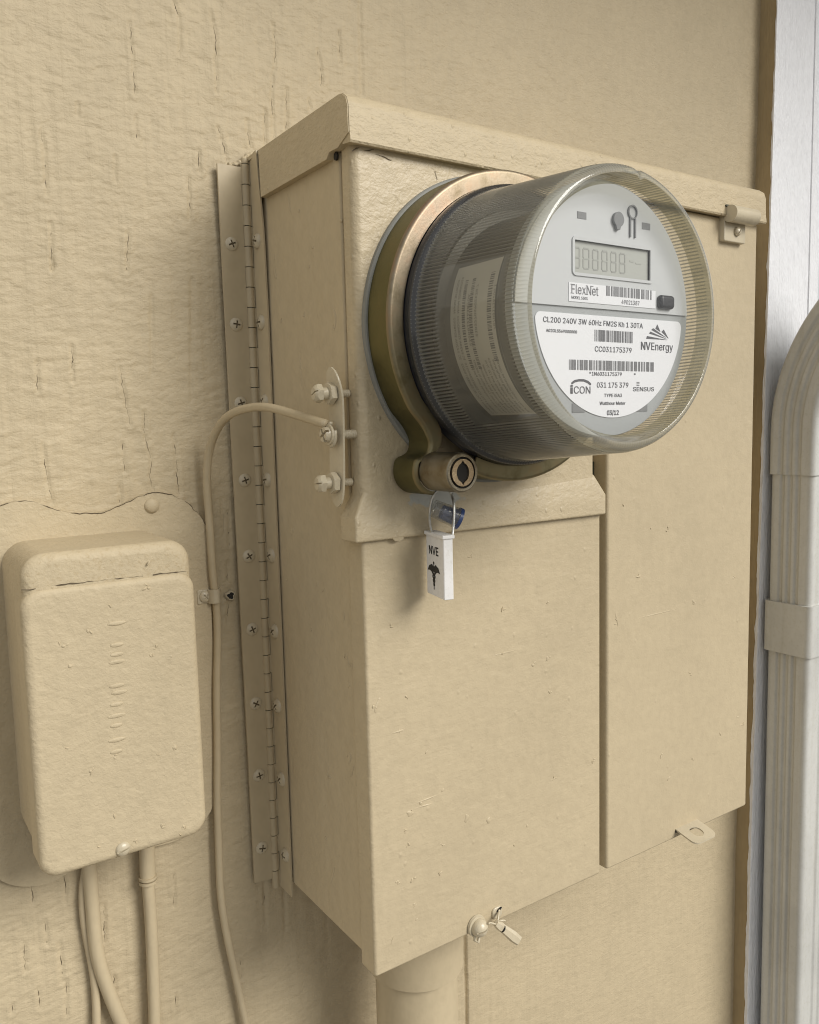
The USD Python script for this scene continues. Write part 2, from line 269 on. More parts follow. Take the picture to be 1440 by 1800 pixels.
m_print = plain('dark_grey_print', (0.07, 0.07, 0.08), 0.6)
m_print_soft = plain('soft_grey_print', (0.16, 0.16, 0.17), 0.6)
m_black_print = plain('black_print', (0.012, 0.012, 0.012), 0.5)
m_lcd = plain('grey_display', (0.40, 0.41, 0.38), 0.25)
m_seg = plain('faint_segment', (0.365, 0.375, 0.345), 0.3)
m_seg_on = plain('dark_segment', (0.315, 0.32, 0.298), 0.3)
m_slot = plain('dark_grey_slot', (0.17, 0.175, 0.18), 0.5)
m_tag = paint('white_tag_plastic', (0.78, 0.77, 0.755), [((200, 200, 200), 0.0001, 2.0)], rough=0.35, var=0.10, dirt=(0.93, 0.92, 0.90))
m_blue = plain('blue_plastic', (0.035, 0.06, 0.16), 0.3)

def pane(name, tint, gloss_rough, haze, haze_col, ior=1.5, bump=None):
    N = {'t': ('transparent_bsdf', {'color': tint}), 'd': ('diffuse_bsdf', {'color': haze_col}), 'tl': ('translucent_bsdf', {'color': haze_col}), 'dt': ('mix_closure', {'fac': 0.5}), 'h': ('mix_closure', {'fac': haze}),
         'gl': ('glossy_bsdf', {'color': (1, 1, 1), 'roughness': gloss_rough}), 'lw': ('layer_weight', {'blend': 0.5}), 'fp': ('math', {'math_type': 'power', 'value2': 5.0}), 'f': ('math', {'math_type': 'multiply_add', 'value2': 0.90, 'value3': 0.04}), 'o': ('mix_closure', {})}
    L = [('d.BSDF', 'dt.closure1'), ('tl.BSDF', 'dt.closure2'), ('t.BSDF', 'h.closure1'), ('dt.closure', 'h.closure2'), ('lw.facing', 'fp.value1'), ('fp.value', 'f.value1'), ('f.value', 'o.fac'), ('h.closure', 'o.closure1'), ('gl.BSDF', 'o.closure2')]
    if bump:
        N |= {'g': ('geometry', {}), 'm': ('mapping', {'scale': bump[0]}), 'n': ('noise_texture', {'scale': 1.0, 'detail': 2.0}), 'hh': ('math', {'math_type': 'multiply', 'value2': bump[1]}), 'b': ('bump', {'strength': 1.0, 'distance': 1.0})}
        L += [('g.position', 'm.vector'), ('m.vector', 'n.vector'), ('n.fac', 'hh.value1'), ('hh.value', 'b.height'), ('b.normal', 'gl.normal')]
    return mat(name, N, L, surface='o.closure')
def ribbed(name, clear_stripe, dark_stripe, haze, haze_col, rough, graze):
    """thin smoky shell; rib phase, stored as thick, paints in the light and dark stripes of refraction"""
    return mat(name, {'gz': ('rgb_ramp', {'ramp': [(0.0, (1, 1, 1)), (0.45, (1, 1, 1)), (0.85, graze), (1.0, graze)]}), 'tm': ('mix_color', {'blend_type': 'multiply', 'fac': 1.0}), 'th': ('attribute', {'attribute': 'thick'}), 'tr': ('rgb_ramp', {'ramp': [(0.0, clear_stripe), (0.45, clear_stripe), (0.8, dark_stripe), (1.0, dark_stripe)]}), 't': ('transparent_bsdf', {}), 'd': ('diffuse_bsdf', {'color': haze_col}), 'tl': ('translucent_bsdf', {'color': haze_col}), 'dt': ('mix_closure', {'fac': 0.4}),
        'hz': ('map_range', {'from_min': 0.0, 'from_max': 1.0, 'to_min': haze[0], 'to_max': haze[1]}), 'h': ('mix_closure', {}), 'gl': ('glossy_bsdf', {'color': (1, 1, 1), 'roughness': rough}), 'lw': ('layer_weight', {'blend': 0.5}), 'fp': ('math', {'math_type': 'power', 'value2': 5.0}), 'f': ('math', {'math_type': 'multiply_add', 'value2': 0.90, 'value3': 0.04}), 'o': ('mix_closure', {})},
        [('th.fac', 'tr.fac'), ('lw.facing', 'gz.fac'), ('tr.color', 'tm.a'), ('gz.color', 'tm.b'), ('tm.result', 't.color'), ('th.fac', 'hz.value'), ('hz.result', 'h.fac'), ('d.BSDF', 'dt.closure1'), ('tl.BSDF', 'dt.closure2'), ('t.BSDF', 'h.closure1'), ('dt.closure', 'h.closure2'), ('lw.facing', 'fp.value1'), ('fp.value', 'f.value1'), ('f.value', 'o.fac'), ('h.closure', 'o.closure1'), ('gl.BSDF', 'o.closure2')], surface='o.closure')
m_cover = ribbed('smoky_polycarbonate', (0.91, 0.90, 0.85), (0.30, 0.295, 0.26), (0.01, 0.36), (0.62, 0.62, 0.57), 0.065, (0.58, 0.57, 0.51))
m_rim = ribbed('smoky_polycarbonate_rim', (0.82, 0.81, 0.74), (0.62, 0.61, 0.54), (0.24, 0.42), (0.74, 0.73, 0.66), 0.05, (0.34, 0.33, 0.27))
m_step = ribbed('polycarbonate_refraction_tint', (0.60, 0.585, 0.49), (0.50, 0.485, 0.39), (0.22, 0.30), (0.55, 0.53, 0.43), 0.04, (0.42, 0.40, 0.32))  # olive tint paints the refracted band inside the rim
m_flange = pane('smoky_polycarbonate_flange', (0.45, 0.45, 0.47), 0.08, 0.08, (0.25, 0.25, 0.25))
m_front = pane('clear_polycarbonate', (0.97, 0.97, 0.96), 0.06, 0.03, (0.75, 0.77, 0.80), bump=((30, 30, 30), 0.0002))
m_clear = pane('clear_seal_plastic', (0.85, 0.85, 0.84), 0.08, 0.10, (0.6, 0.6, 0.6))

D = 0.1324

# ------------------------------------------------------------------ ground (below and in front, out of frame; it bounces light up)
gp = np.array([(-60, -60, -1.5), (60, -60, -1.5), (60, 60, -1.5), (-60, 60, -1.5)], float)
m_ground = paint('gravel', (0.22, 0.205, 0.18), [((40, 40, 40), 0.004, 4.0)], rough=0.9)
g = usdkit.mesh(stage, '/World/ground', (gp, [[0, 1, 2, 3]]), m_ground)
meta(g.GetPrim(), 'pale gravel ground below the wall', 'ground', kind='structure')

# ------------------------------------------------------------------ unseen eave over the downspout, added and cut short to shade the upper-right wall
ev = thing('added_eave', 'white painted roof eave with gutter above the downspout, unseen and added to shade the right of the wall', 'eave', (.9, D, .95))
m_eave = plain('soffit_paint', (0.40, 0.38, 0.34), 0.6)
part(ev, 'soffit', cube(.16, 2.6, -.40, D + .1, 1.13, 1.15), m_eave); part(ev, 'fascia', cube(.16, 2.6, -.425, -.4005, 1.10, 1.27), m_eave); part(ev, 'gutter', cube(.18, 2.6, -.53, -.4255, 1.13, 1.25), m_eave)

# ------------------------------------------------------------------ house wall: two siding panels with carved cracks
CR = [[(-0.0733, 0.5773), (-0.0726, 0.5485), (-0.0727, 0.5349)], [(-0.0728, 0.5219), (-0.0732, 0.509)], [(-0.0449, 0.5962), (-0.0421, 0.5879), (-0.0426, 0.5654)], [(-0.0212, 0.596), (-0.0185, 0.5828), (-0.0195, 0.547)], [(-0.0199, 0.525), (-0.0168, 0.5159), (-0.0147, 0.5037)], [(0.023, 0.5989), (0.0244, 0.5833), (0.0193, 0.5531), (0.0204, 0.522)], [(0.0142, 0.5423), (0.0133, 0.5187)], [(0.0305, 0.5586), (0.0296, 0.5303)], [(0.0009, 0.5333), (0.0014, 0.5222), (0.0035, 0.516)], [(0.0561, 0.5893), (0.0586, 0.574), (0.0583, 0.5656)], [(0.0739, 0.6061), (0.074, 0.5841)], [(0.0476, 0.5552), (0.0487, 0.5487)], [(-0.1283, 0.5046), (-0.1274, 0.4866), (-0.128, 0.468)], [(-0.1265, 0.4523), (-0.1274, 0.4249)], [(-0.0874, 0.4957), (-0.0875, 0.4813)], [(-0.0411, 0.4902), (-0.0417, 0.4651)], [(-0.0337, 0.5086), (-0.0341, 0.4944)], [(-0.0814, 0.452), (-0.0838, 0.4285)], [(-0.107, 0.5241), (-0.1071, 0.517)], [(-0.0909, 0.3681), (-0.0903, 0.3544), (-0.0896, 0.3485), (-0.0872, 0.3328)], [(-0.0778, 0.3416), (-0.0786, 0.3276), (-0.0771, 0.3185), (-0.075, 0.3112), (-0.0767, 0.3014), (-0.0757, 0.29)], [(-0.0598, 0.326), (-0.059, 0.3127), (-0.0588, 0.2953), (-0.0584, 0.2859)], [(-0.0928, 0.3219), (-0.0928, 0.3041)], [(-0.1394, 0.3225), (-0.1386, 0.3065), (-0.1369, 0.2931), (-0.1368, 0.2876)], [(-0.0962, 0.2961), (-0.0964, 0.2846)], [(-0.119, 0.3815), (-0.12, 0.3602)], [(-0.139, 0.3719), (-0.14, 0.3543)], [(-0.1637, 0.053), (-0.1639, 0.0416)], [(-0.1447, 0.0534), (-0.1448, 0.0354)], [(-0.1576, 0.0277), (-0.1573, 0.0122)], [(-0.1703, 0.0173), (-0.1708, 0.0)], [(-0.15, 0.0108), (-0.1504, -0.0158)], [(-0.148, -0.0153), (-0.1495, -0.039)], [(-0.1335, 0.0117), (-0.1333, -0.0005)], [(-0.1225, 0.0257), (-0.1233, 0.0003)], [(-0.1194, -0.0246), (-0.1187, -0.0372)], [(-0.076, 0.0307), (-0.0773, 0.0075)], [(-0.1643, -0.0137), (-0.1645, -0.0269)], [(-0.1795, -0.0187), (-0.1798, -0.0238)], [(-0.029, 0.2823), (-0.029, 0.2583)], [(-0.0271, 0.239), (-0.0282, 0.2253)], [(-0.0258, 0.2732), (-0.0254, 0.2498)], [(-0.0285, 0.2108), (-0.0297, 0.195)], [(-0.0113, -0.0019), (-0.0115, -0.014)], [(-0.0795, -0.0551), (-0.0801, -0.0657)], [(-0.0316, -0.0498), (-0.0319, -0.0645)]]
SOFT = [[(.1712, .2), (.1712, -.42)], [(-0.0423, 0.4265), (-0.047, 0.3483)], [(-0.0692, 0.4139), (-0.0716, 0.3652)], [(0.0921, 0.66), (0.0912, 0.5671)], [(-0.1269, 0.4311), (-0.127, 0.4256)], [(-0.0113, 0.02), (-0.0115, -0.03)], [(0.004, 0.01), (0.004, -0.04)]]
def seg_dist(X, Z, line, jit):
    d = np.full(X.shape, 9.0); s = np.zeros(X.shape)
    for (x0, z0), (x1, z1) in zip(line[:-1], line[1:]):
        dx, dz = x1 - x0, z1 - z0; t = np.clip(((X - x0) * dx + (Z - z0) * dz) / (dx * dx + dz * dz), 0, 1)
        d = np.minimum(d, np.hypot(X - x0 - t * dx + jit, Z - z0 - t * dz))
    return d
def fb(X, Z, sx, sz, o, seed): return meshkit.fbm(np.stack([X * sx, Z * sz, np.zeros_like(X) + seed * 3.7], -1), o, seed)
RIB = []
def crack_ribbons():
    from scipy.interpolate import RegularGridInterpolator
    r = np.random.default_rng(17); out = []
    for L, xs, zs, h, jit, wt in RIB:
        L = np.array(L); d = np.r_[0, np.cumsum(np.hypot(*np.diff(L, axis=0).T))]; s = np.arange(0, d[-1], .0006)
        if len(s) < 4: continue
        hi = RegularGridInterpolator((xs, zs), h, bounds_error=False, fill_value=0.0); ji = RegularGridInterpolator((xs, zs), jit, bounds_error=False, fill_value=0.0)
        P = np.c_[np.interp(s, d, L[:, 0]), np.interp(s, d, L[:, 1])]; P[:, 0] -= ji(P)
        w = wt * (.00005 + .00027 * np.clip((meshkit.fbm(np.c_[s * 260, s * 0 + r.uniform(0, 99), s * 0], 3, 2) - .36) * 2.6, 0, 1)) * np.sin(np.linspace(.15, np.pi - .15, len(s))) ** .4
        on = meshkit.fbm(np.c_[s * 170, s * 0 + r.uniform(0, 99), s * 0], 2, 5) > .40
        k = 0
        while k < len(s):
            if not on[k]: k += 1; continue
            e = k
            while e < len(s) and on[e]: e += 1
            if e - k >= 3:
                q, ww = P[k:e], w[k:e] * np.sin(np.linspace(.2, np.pi - .2, e - k)); n = e - k
                cols = [np.c_[q[:, 0] + o * ww, D + .0012 - hi(q) - .00012, q[:, 1]] for o in (-1, 1)]; v = np.vstack(cols); i = np.arange(n - 1)
                out.append(trimesh.Trimesh(v, np.vstack([np.c_[i, n + i, n + i + 1], np.c_[i, n + i + 1, i + 1]]), process=False))
            k = e
    return trimesh.util.concatenate(out)
def siding(xs, zs, rough, keep_fn):
    X, Z = np.meshgrid(xs, zs, indexing='ij')
    warp = (fb(X, Z, 40, 40, 2, 11) - .5) * .02
    tex = rough(X)
    h = 0.0016 * (fb(X, Z, 22, 30, 3, 1) - .5) + tex * (0.0010 * (fb(X + warp, Z + warp * .6, 60, 170, 4, 2) - .5) + 0.0005 * (fb(X, Z + warp, 130, 380, 3, 3) - .5))
    ridge = np.abs(fb(X + warp, Z, 45, 120, 3, 5) - .5); h -= tex * 0.0003 * np.exp(-(ridge / .02) ** 2)
    h += 0.0007 * (fb(X, Z, 260, 10, 3, 6) - .5) * (0.5 + 0.8 * tex)
    mask = np.zeros_like(X)
    jit = (fb(X, Z, 0.1, 330, 3, 8) - .5) * .0022
    dash = fb(X, Z, 30, 420, 2, 9)
    for L in CR:
        a = np.array(L); lo, hi = a.min(0) - .006, a.max(0) + .006
        i0, i1 = np.searchsorted(xs, [lo[0], hi[0]]); j0, j1 = np.searchsorted(zs, [lo[1], hi[1]])
        if i1 - i0 < 2 or j1 - j0 < 2: continue
        s = np.s_[i0:i1, j0:j1]; d = seg_dist(X[s], Z[s], L, jit[s])
        h[s] -= 0.00055 * np.exp(-(d / .0009) ** 2); h[s] += 0.0003 * np.exp(-((d - .0024) / .0015) ** 2); RIB.append((L, xs, zs, h, jit, 1.0))
    for L in SOFT:
        a = np.array(L); lo, hi = a.min(0) - .006, a.max(0) + .006
        i0, i1 = np.searchsorted(xs, [lo[0], hi[0]]); j0, j1 = np.searchsorted(zs, [lo[1], hi[1]])
        if i1 - i0 < 2 or j1 - j0 < 2: continue
        s = np.s_[i0:i1, j0:j1]; d = seg_dist(X[s], Z[s], L, jit[s] * .6); h[s] -= (0.0035 if L[0][0] == .1712 else .0009) * np.exp(-(d / .0013) ** 2)
    # random short ticks of opened grain
    r = np.random.default_rng(3)
    for k in range(30):
        x0, z0 = r.uniform(xs[0], xs[-1]), r.uniform(-.12, .72); ln = r.uniform(.003, .013); L = [(x0, z0), (x0 + r.normal(0, .0006), z0 - ln)]
        i0, i1 = np.searchsorted(xs, [x0 - .005, x0 + .005]); j0, j1 = np.searchsorted(zs, [z0 - ln - .004, z0 + .004])
        if i1 - i0 < 3 or j1 - j0 < 3: continue
        s = np.s_[i0:i1, j0:j1]; d = seg_dist(X[s], Z[s], L, jit[s]); w = r.uniform(.3, 1.0)
        h[s] -= 0.0006 * w * np.exp(-(d / .001) ** 2)
        if w > .72 and keep_fn(np.array([x0]), np.array([z0]))[0]: RIB.append(([(L[0][0] - 0, L[0][1]), (L[1][0], L[1][1])], xs, zs, h, jit, .55))
    xm, zm = (xs[:-1] + xs[1:]) / 2, (zs[:-1] + zs[1:]) / 2
    keep = keep_fn(*np.meshgrid(xm, zm, indexing='ij'))
    v, f, u = grid_mesh(xs, zs, D + 0.0012 - h, keep)
    return v, f, mask.ravel()[u]
def steps(*segs):
    out = [np.arange(a, b, s) for a, b, s in segs]; a = np.concatenate(out); a = a[a < segs[-1][1] - 1e-5]; a = np.r_[a, segs[-1][1]]; return a[np.r_[True, np.diff(a) > 1e-5]]
wall = thing('house_wall', 'tan painted rough plywood siding wall with cracked paint behind the boxes', 'wall', (0, D, -1.5))
def add_siding(xs, zs, rough, keep, m):
    v, f, c = siding(xs, zs, rough, keep)
    p = part(wall, 'siding_panel', (v, f), m, smooth=True)
    UsdGeom.PrimvarsAPI(p).CreatePrimvar('crack', Sdf.ValueTypeNames.FloatArray, 'vertex').Set(Vt.FloatArray.FromNumpy(c.astype(np.float32)))
zs = steps((-1.5, -.42, .1), (-.42, -.17, .0025), (-.17, .70, .00105), (.70, .80, .003), (.80, 2.2, .1))
add_siding(steps((-2.5, -.4, .1), (-.4, -.23, .005), (-.23, .20, .00105), (.20, .60, .0018)), zs, lambda X: np.clip(1.0 - np.clip(X - .02, 0, 1) * 2.6, .12, 1.0), lambda x, z: ~((x > .02) & (x < .33) & (z > .02) & (z < .45)), m_wall)
part(wall, 'cracks', crack_ribbons(), m_crack, kind='stuff')
part(wall, 'sheathing', cube(-2.5, .62, D + .013, D + .10, -1.5, 2.2), m_trimside)

# ------------------------------------------------------------------ corner board: tan flank, white face with a ragged paint line
cb = thing('corner_board', 'white painted corner board with tan flank and ragged paint line behind the downspout', 'trim board', (.57, D, -1.5))
zz = np.r_[-1.5, np.arange(-.45, .85, .0025), 2.2]; xb = np.interp(zz, [-1.5, -.15, .75, 2.2], [.5545, .5575, .574, .578])
def strip(xa, ya, xc, yc):
    n = len(zz); xa, ya, xc, yc = (np.broadcast_to(q, (n,)) for q in (xa, ya, xc, yc))
    v = np.vstack([np.c_[xa, ya, zz], np.c_[xc, yc, zz]]); k = np.arange(n - 1)
    return v, np.c_[k, n + k, n + k + 1, k + 1]
def shell(cols):
    """closed strip from a list of (x(z), y(z)) columns"""
    n = len(zz); cols = [(np.broadcast_to(a, (n,)), np.broadcast_to(b, (n,))) for a, b in cols]; m = len(cols)
    v = np.vstack([np.c_[a, b, zz] for a, b in cols]); F = []
    k = np.arange(n - 1)
    for c in range(m):
        d = (c + 1) % m; F.append(np.c_[c * n + k, d * n + k, d * n + k + 1, c * n + k + 1])
    return v, np.vstack(F)
wav = (meshkit.fbm(np.c_[zz * 60, zz * 0, zz * 0], 4, 3) - .5)
wob = np.interp(zz, [-.4, -.1, .3, .6, .8], [.0035, .003, .0022, .0012, .0008]) + wav * .0030
part(cb, 'board', shell([(xb, D + .004), (xb, .1152), (.655, .1152), (.655, D + .004)]), m_trimside)
part(cb, 'white_paint_face', shell([(xb - .0006, .1152 + np.clip(wob, .0004, .01)), (xb - .0012, .1144 + wav * .0006), (xb + .001, .1137), (.6395 + wav * .001, .1137), (.6395 + wav * .001, .1152 - .0004), (xb + .002, .1149)]), m_white, smooth=35)
part(cb, 'white_return_strip', shell([(.6390, .1150), (.6402, .1125), (.657, .1122), (.657, D + .03), (.6390, D + .03)]), m_white)

# ------------------------------------------------------------------ downspout
ds = thing('downspout', 'off-white ribbed metal downspout with curved elbow and wide band at the wall corner', 'downspout', (.603, .085, -1.5))
def section(grow=0.0, ribbed=True):
    """rectangular section (x, y), ribs on the left flank; returned anticlockwise"""
    x0, x1, y0, y1 = .5665 - grow, .640 + grow, .0605 - grow, .1075 + grow; R = .006
    pts = []
    for (cx, cy, a0) in ((x1 - R, y1 - R, 0), (x0 + R, y1 - R, 90), (x0 + R, y0 + R, 180), (x1 - R, y0 + R, 270)):
        for k in range(7):
            a = math.radians(a0 + 15 * k); pts.append((cx + R * math.cos(a), cy + R * math.sin(a)))
        if a0 == 90:
            for s in np.linspace(0, 1, 46)[1:-1]:
                y = (y1 - R) + (y0 - y1 + 2 * R) * s
                d = 0.0
                if ribbed:
                    for c in (.22, .47, .72): d += .0020 * math.exp(-((s - c) / .062) ** 4)
                pts.append((x0 + d, y))
        if a0 == 180 and ribbed:
            for s in np.linspace(0, 1, 60)[1:-1]:
                x = (x0 + R) + (x1 - x0 - 2 * R) * s; d = sum(.0018 * math.exp(-((s - c) / .05) ** 4) for c in (.3, .5, .7)); pts.append((x, y0 + d))
    return np.array(pts)
def sweep(sec, frames):
    """frames: (origin (y, z), tangent angle) in the yz plane; sec x stays x, sec y is measured from y=.084 across the pipe"""
    n = len(sec); V = []
    for (oy, oz, a) in frames:
        s = sec[:, 1] - .084; V.append(np.c_[sec[:, 0], oy + s * math.cos(a), oz + s * math.sin(a)])
    k = np.arange(n); k2 = (k + 1) % n; F = []
    for i in range(len(frames) - 1): F.append(np.c_[i * n + k, i * n + k2, (i + 1) * n + k2, (i + 1) * n + k])
    v = np.vstack(V); f = np.vstack(F); f = np.vstack([f[:, [0, 1, 2]], f[:, [0, 2, 3]]])
    c = len(v); v = np.vstack([v, v[:n].mean(0), v[-n:].mean(0)]); L = (len(frames) - 1) * n
    f = np.vstack([f, np.c_[np.full(n, c), k2, k], np.c_[np.full(n, c + 1), L + k, L + k2]])
    return trimesh.Trimesh(v, f, process=False)
part(ds, 'pipe', sweep(section(), [(.084, -1.4, 0), (.084, -.3, 0), (.084, .1, 0), (.084, .276, 0)]), m_pvc, smooth=40)
fr = [(.084, .268, 0), (.084, .312, 0)]
Rb = .176; fr += [(.084 - Rb + Rb * math.cos(a), .312 + Rb * math.sin(a), a) for a in np.radians(np.arange(4, 62, 3))]
ya, za, aa = fr[-1]; fr += [(ya - d * math.sin(aa), za + d * math.cos(aa), aa) for d in (.05, .15, .45)]
sec_e = section(.0018); part(ds, 'elbow', sweep(sec_e, fr), m_pvc, smooth=40)
part(ds, 'band', sweep(section(.0032, False), [(.084, .0795, 0), (.084, .1335, 0)]), m_pvc, smooth=40)

# ------------------------------------------------------------------ meter enclosure
enc = thing('meter_enclosure', 'large tan painted steel electric meter enclosure with two doors under a lid', 'electrical box', (.19, D, 0))
W = .3745
part(enc, 'body', rbox(.0010, W - .001, .0135, D + .004, .0078, .4805, .0015), m_side, smooth=30)
inner = rbox(.19, .206, .0125, .016, .006, .30, .0005); part(enc, 'recess', inner, m_gap)
# lower door with its returns; slight wrap on the left side
door = rbox(0, .1938, 0, .0168, -.0003, .2700, .0022)
part(enc, 'lower_door', door, m_box, smooth=30)
ud = rbox(.2008, .3725, .0004, .0168, -.0003, .4800, .0026); part(enc, 'right_door', ud, m_door2, smooth=30)
# meter cover plate: rounded flank, stepped lip at its foot
pl = rbox(.0009, .1885, -.0006, .0150, .2700, .4870, .0055)
lip = hull(np.vstack([np.array([x, y, z]) + _us * .0014 for x in (-.0050, .1932) for y in (-.0030, .0115) for z in (.2655, .2775)] + [np.array([x, y, z]) + _us * .0022 for x in (.0036, .1862) for y in (.0017, .0120) for z in (.2900,)]))
part(enc, 'meter_cover_plate', pl + lip, m_plate, smooth=38)
# lid: front with rounded top edge, slightly flared drip edge, side skirts
def lid_mesh():
    prof = [(.0030, .4803), (-.0050, .4793), (-.0057, .4804), (-.0050, .4850), (-.0046, .4985), (-.0030, .5030), (.0010, .5060), (.006, .5068), (D + .002, .5068), (D + .002, .5045), (.004, .5045), (-.0010, .5015), (-.0030, .4985), (-.0030, .4840), (.0030, .4830)]
    n = len(prof); xs = [-.0028, .3748]; v = np.array([(x, y, z) for x in xs for y, z in prof])
    poly = trimesh.creation.triangulate_polygon(Polygon(prof), engine='earcut')
    k = np.arange(n); k2 = (k + 1) % n
    f = [np.c_[k, k2, n + k2], np.c_[k, n + k2, n + k]]
    pv = np.array(Polygon(prof).exterior.coords)[:-1]
    from scipy.spatial import cKDTree
    idx = cKDTree(np.array(prof)).query(poly[0])[1]; tri = idx[poly[1]]
    f += [tri, tri[:, ::-1] + n]
    return trimesh.Trimesh(v, np.vstack(f), process=False)
lm = lid_mesh()
def skirt(x0, x1):
    pg = Polygon([(.0010, .5060), (-.0030, .5030), (-.0046, .4985), (-.0048, .4840), (.0075, .4792), (.0165, .4795), (.0200, .4765), (.1080, .4765), (.1095, .5066), (.006, .5066)])
    t = trimesh.creation.extrude_polygon(pg.buffer(-.0004), x1 - x0, engine='earcut'); v = t.vertices
    return trimesh.Trimesh(np.c_[v[:, 2] + x0, v[:, 0], v[:, 1]], t.faces, process=False)
part(enc, 'lid', cat([lm, skirt(-.0034, .0012), skirt(.3732, .3754)]), m_lid, smooth=35)
part(enc, 'lid_corner_gap', orient(trimesh.creation.cylinder(.0022, .0012, sections=10), (-.0003, .0145, .4775), (-1, .1, 0)), m_dark)
# hasp on the right of the lid: rolled hinge barrel, plate, screw
hp = part(enc, 'hasp', rplate(.3235, .3500, .4615, .4830, .0012, -.0040, .0008, .0008), m_bolt, smooth=30)
part(hp, 'rolled_barrel', orient(m3.Manifold.cylinder(.0300, .0062, .0062, 24), (.3235, -.0085, .4805), (1, 0, 0)), m_bolt, smooth=40)
scs = m3.Manifold.sphere(.0034, 20).scale([1, 1, .75]) - m3.Manifold.cube([.008, .0008, .004], True).translate([0, 0, .0026])
part(hp, 'screw', orient(scs, (.3385, -.0048, .4695), (0, -1, 0), .9), m_bolt, smooth=40)
part(enc, 'hasp_slot', cube(.3225, .3420, -.0062, -.0040, .4862, .4874), m_gap)
# padlock tab under the right door
tabp = Polygon(rrect(-.0137, .0137, -.0110, .0110, .0055)).union(sbox(-.0137, 0, .0137, .0110)).difference(Point(0, -.001).buffer(.0055))
t = trimesh.creation.extrude_polygon(tabp, .0012, engine='earcut')
v = t.vertices; ang = math.radians(-14)
tv = np.c_[v[:, 0] + .2925, v[:, 1] * math.cos(ang) - .0080, v[:, 2] + .0045 + v[:, 1] * math.sin(-ang) * 1.0]
part(enc, 'padlock_tab', trimesh.Trimesh(tv, t.faces, process=False), m_bolt)
part(enc, 'tab_slot', cube(.2785, .3035, -.0003, .0012, .0050, .0068), m_dark)
FD = [(0.0792, 0.2469), (0.1048, 0.2097), (0.1027, 0.1809), (0.1305, 0.1696), (0.1422, 0.1706), (0.1454, 0.1465), (0.0273, 0.1681), (0.0042, 0.1669), (0.0221, 0.1478), (0.0411, 0.1303), (0.0529, 0.1028), (0.1474, 0.0844), (0.0361, 0.0993), (0.0712, 0.0789), (0.0893, 0.0722), (0.0279, 0.0956), (0.1226, 0.0583), (0.111, 0.0484), (0.052, 0.0672), (0.0259, 0.0755), (0.187, 0.0873), (0.1434, 0.2088), (0.0183, 0.2119), (.013, .02), (.03, .035), (.028, .052), (.05, .05), (.024, .085), (.018, .055), (.031, .026)]
part(enc, 'paint_blisters', cat([lumps(FD, 'y', 0.0001, 5), lumps([(0.2173, 0.2685), (0.2471, 0.2491), (0.2666, 0.2473), (0.2343, 0.2148), (0.2977, 0.1869), (0.2111, 0.1863), (0.3489, 0.1993), (0.3654, 0.0732), (0.3343, 0.0719), (0.2604, 0.0713), (0.2705, 0.0519), (0.2996, 0.0596), (0.3579, 0.081), (0.2958, 0.1291)], 'y', .0005, 6),
     lumps([(0.0764, 0.4671), (0.0639, 0.4593), (0.0911, 0.4474), (0.0486, 0.4349), (0.1002, 0.4283), (0.0247, 0.3909), (0.0259, 0.3859), (0.0625, 0.3982), (0.0539, 0.4249), (0.0937, 0.3985), (0.0699, 0.366), (0.0139, 0.4431), (0.092, 0.2616), (0.0509, 0.2279), (0.026, 0.2154), (0.0239, 0.1907), (0.0202, 0.1886), (0.025, 0.1285), (0.0226, 0.1223), (0.0524, 0.1084), (0.0679, 0.1995), (0.101, 0.2277)], 'x', .0012, 7)]), m_box, smooth=True, kind='stuff')

part(enc, 'paint_crack', jag([(.0008, .4762), (.0035, .4783), (.0053, .4790), (.0089, .4784), (.0125, .4787), (.0150, .4793)], -.00085, .00032, 3, .0012, .36), m_crack)
part(enc, 'paint_crack', cat([jag([(.0154, .4771), (.0213, .4762), (.0265, .4752)], -.00085, .0002, 9, .0006, .40), jag([(.0355, .4765), (.0372, .4723)], -.00085, .00014, 4, .0004, .36), jag([(.0561, .4740), (.0573, .4690)], -.00085, .00014, 6, .0004, .36), jag([(.0436, .4559), (.046, .4568)], -.00085, .00012, 7, .0003, .3)]), m_crack)
def runs(L, axis, level, seed):
    """long thin sags and brush ridges in the paint: (a, z, half length, half width, height, lean)"""
    out = []; r = np.random.default_rng(seed)
    for a, b, hl, hw_, hh, lean in L:
        t = _ico.vertices * [hw_ * 1.2, hh * .7, hl]; t[:, 0] += lean * t[:, 2] + .4 * hw_ * np.sin(t[:, 2] / hl * 3 + r.uniform(0, 6)); t *= 1
        out.append(trimesh.Trimesh(np.c_[a + t[:, 0], level + t[:, 1], b + t[:, 2]] if axis == 'y' else np.c_[level + t[:, 1], a + t[:, 0], b + t[:, 2]], _ico.faces if axis == 'y' else _ico.faces[:, ::-1], process=False))
    return trimesh.util.concatenate(out)
